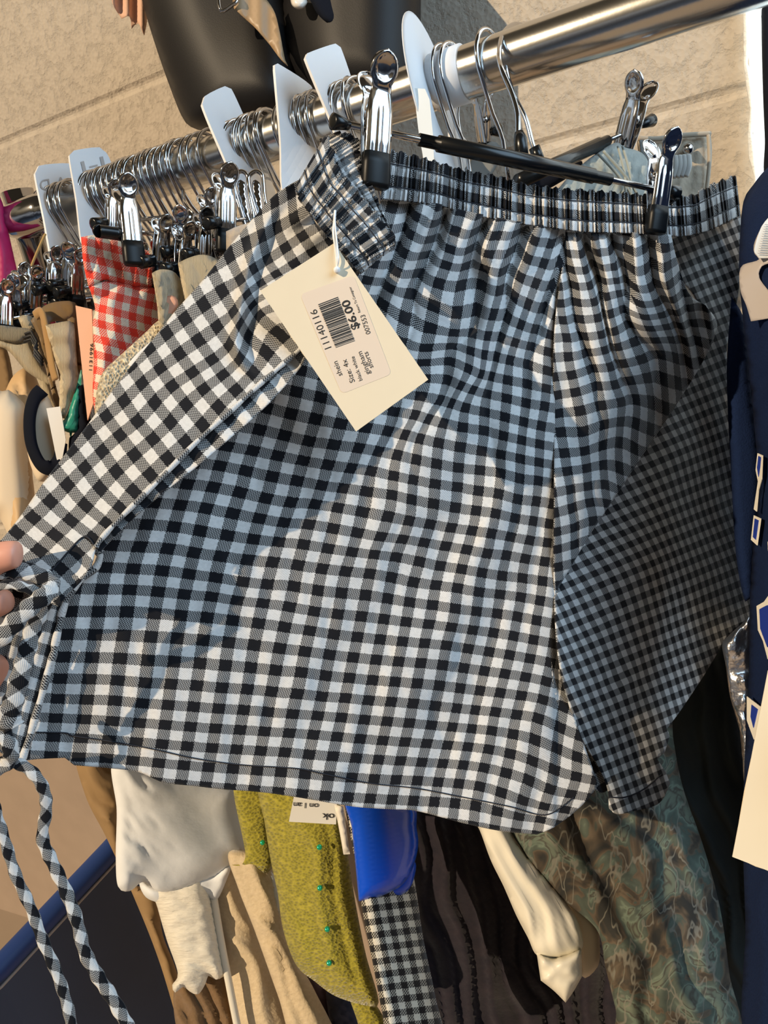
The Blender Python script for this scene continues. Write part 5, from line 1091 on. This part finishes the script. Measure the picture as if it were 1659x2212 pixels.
G('white_ruffled_sleeve', [(325,1900),(420,1890),(450,1920),(468,2000),(486,2095),(482,2110),(466,2116),(450,2108),(444,2125),(428,2148),(410,2142),(396,2132),(378,2144),(372,2128),(384,2102),(360,2030),(340,1960)], .74, .022, 40, 'crinkle', 'cream crinkled sleeve with lettuce-edge cuff below the white top', 'top', lambda x, y: .004*np.sin(x/16.)*(y > 2080)+.002*vnoise(x, y*2.5, 22, 2), 7)
G('khaki_jacket', [(165,1620),(250,1640),(262,1800),(275,1900),(335,1930),(352,2020),(385,2110),(415,2260),(400,2260),(345,2080),(290,1940),(230,1810),(185,1720)], .80, .022, 50, 'khaki', 'khaki jacket sleeve edge left of the white cotton top', 'jacket', fl(.008, 50, -35))
G('brown_skirt', [(380,2120),(470,2090),(500,2150),(530,2260),(400,2260)], .78, .012, 30, 'fleece2', 'brown garment at the bottom under the cream sleeve', 'garment', fl(.005, 30, -20))
f1 = G('beige_fleece_jacket', [(450,1900),(490,1850),(530,1940),(575,2060),(620,2180),(640,2260),(525,2260),(500,2180),(480,2060)], .76, .022, 45, 'fleece', 'beige fleece jacket with zipper, left of the olive knit', 'jacket', fl(.0035, 70, -20))
tube('zipper', path([(462,1940,.735),(475,2020,.733),(492,2110,.73),(512,2212,.73),(520,2240,.73)], 6), .0035, 'crinkle', f1, 6)
G('cream_fleece_robe', [(495,1840),(575,1850),(600,1900),(612,1990),(640,2070),(680,2140),(730,2260),(640,2260),(600,2150),(550,2010),(515,1920)], .715, .020, 40, 'fleece', 'cream fleece garment between the beige zip jacket and the olive knit', 'robe', fl(.004, 50, -22))
G('white_cloth_edge', [(575,1880),(592,1890),(606,1950),(600,1985),(585,1940)], .705, .004, 8, 'white_cotton', 'small white cloth edge left of the olive knit', 'garment')
G('plum_skirt', [(650,2090),(700,2130),(770,2150),(800,2260),(700,2260),(675,2180)], .75, .010, 24, plain('plum', (.075, .04, .05), .8), 'dark plum garment at the bottom below the olive knit', 'garment', fl(.004, 26, -15))
G('navy_skirt', [(705,2130),(760,2150),(795,2260),(730,2260)], .735, .008, 20, plain('slate_blue', (.05, .055, .10), .8), 'slate blue cloth at the bottom beside the olive knit hem', 'garment', fl(.003, 20, -15))
# blue rimmed cart at the lower left
ct = thing('laundry_cart', W(60, 2150, 1.0), 'dark navy fabric cart with a blue tubular rim at the lower left', 'cart')
p0 = np.array(W(-260, 2290, .92)); p1 = np.array(W(0, 2090, 1.0)); p2 = np.array(W(235, 1840, 1.12)); p3 = np.array(W(330, 1735, 1.17))
tube('rim', [p0, p1, p2, p3], .0155, 'blue_tube', ct, 24)
dn_ = np.array([0, 0, -.6])
off = np.array([.0, -.004, -.012])
vv = [p0+off, p1+off, p2+off, p3+off, p0+off+dn_, p1+off+dn_, p2+off+dn_, p3+off+dn_]
mobj('side_panel', vv, [[0, 4, 5, 1], [1, 5, 6, 2], [2, 6, 7, 3]], 'navy_panel', ct, smooth=False, solid=.004)
o2 = np.array([0, -.008, -.024]); tube('white_piping', [p0+o2, p1+o2, p2+o2, p3+o2], .0022, 'grey_ribbon', ct, 8)
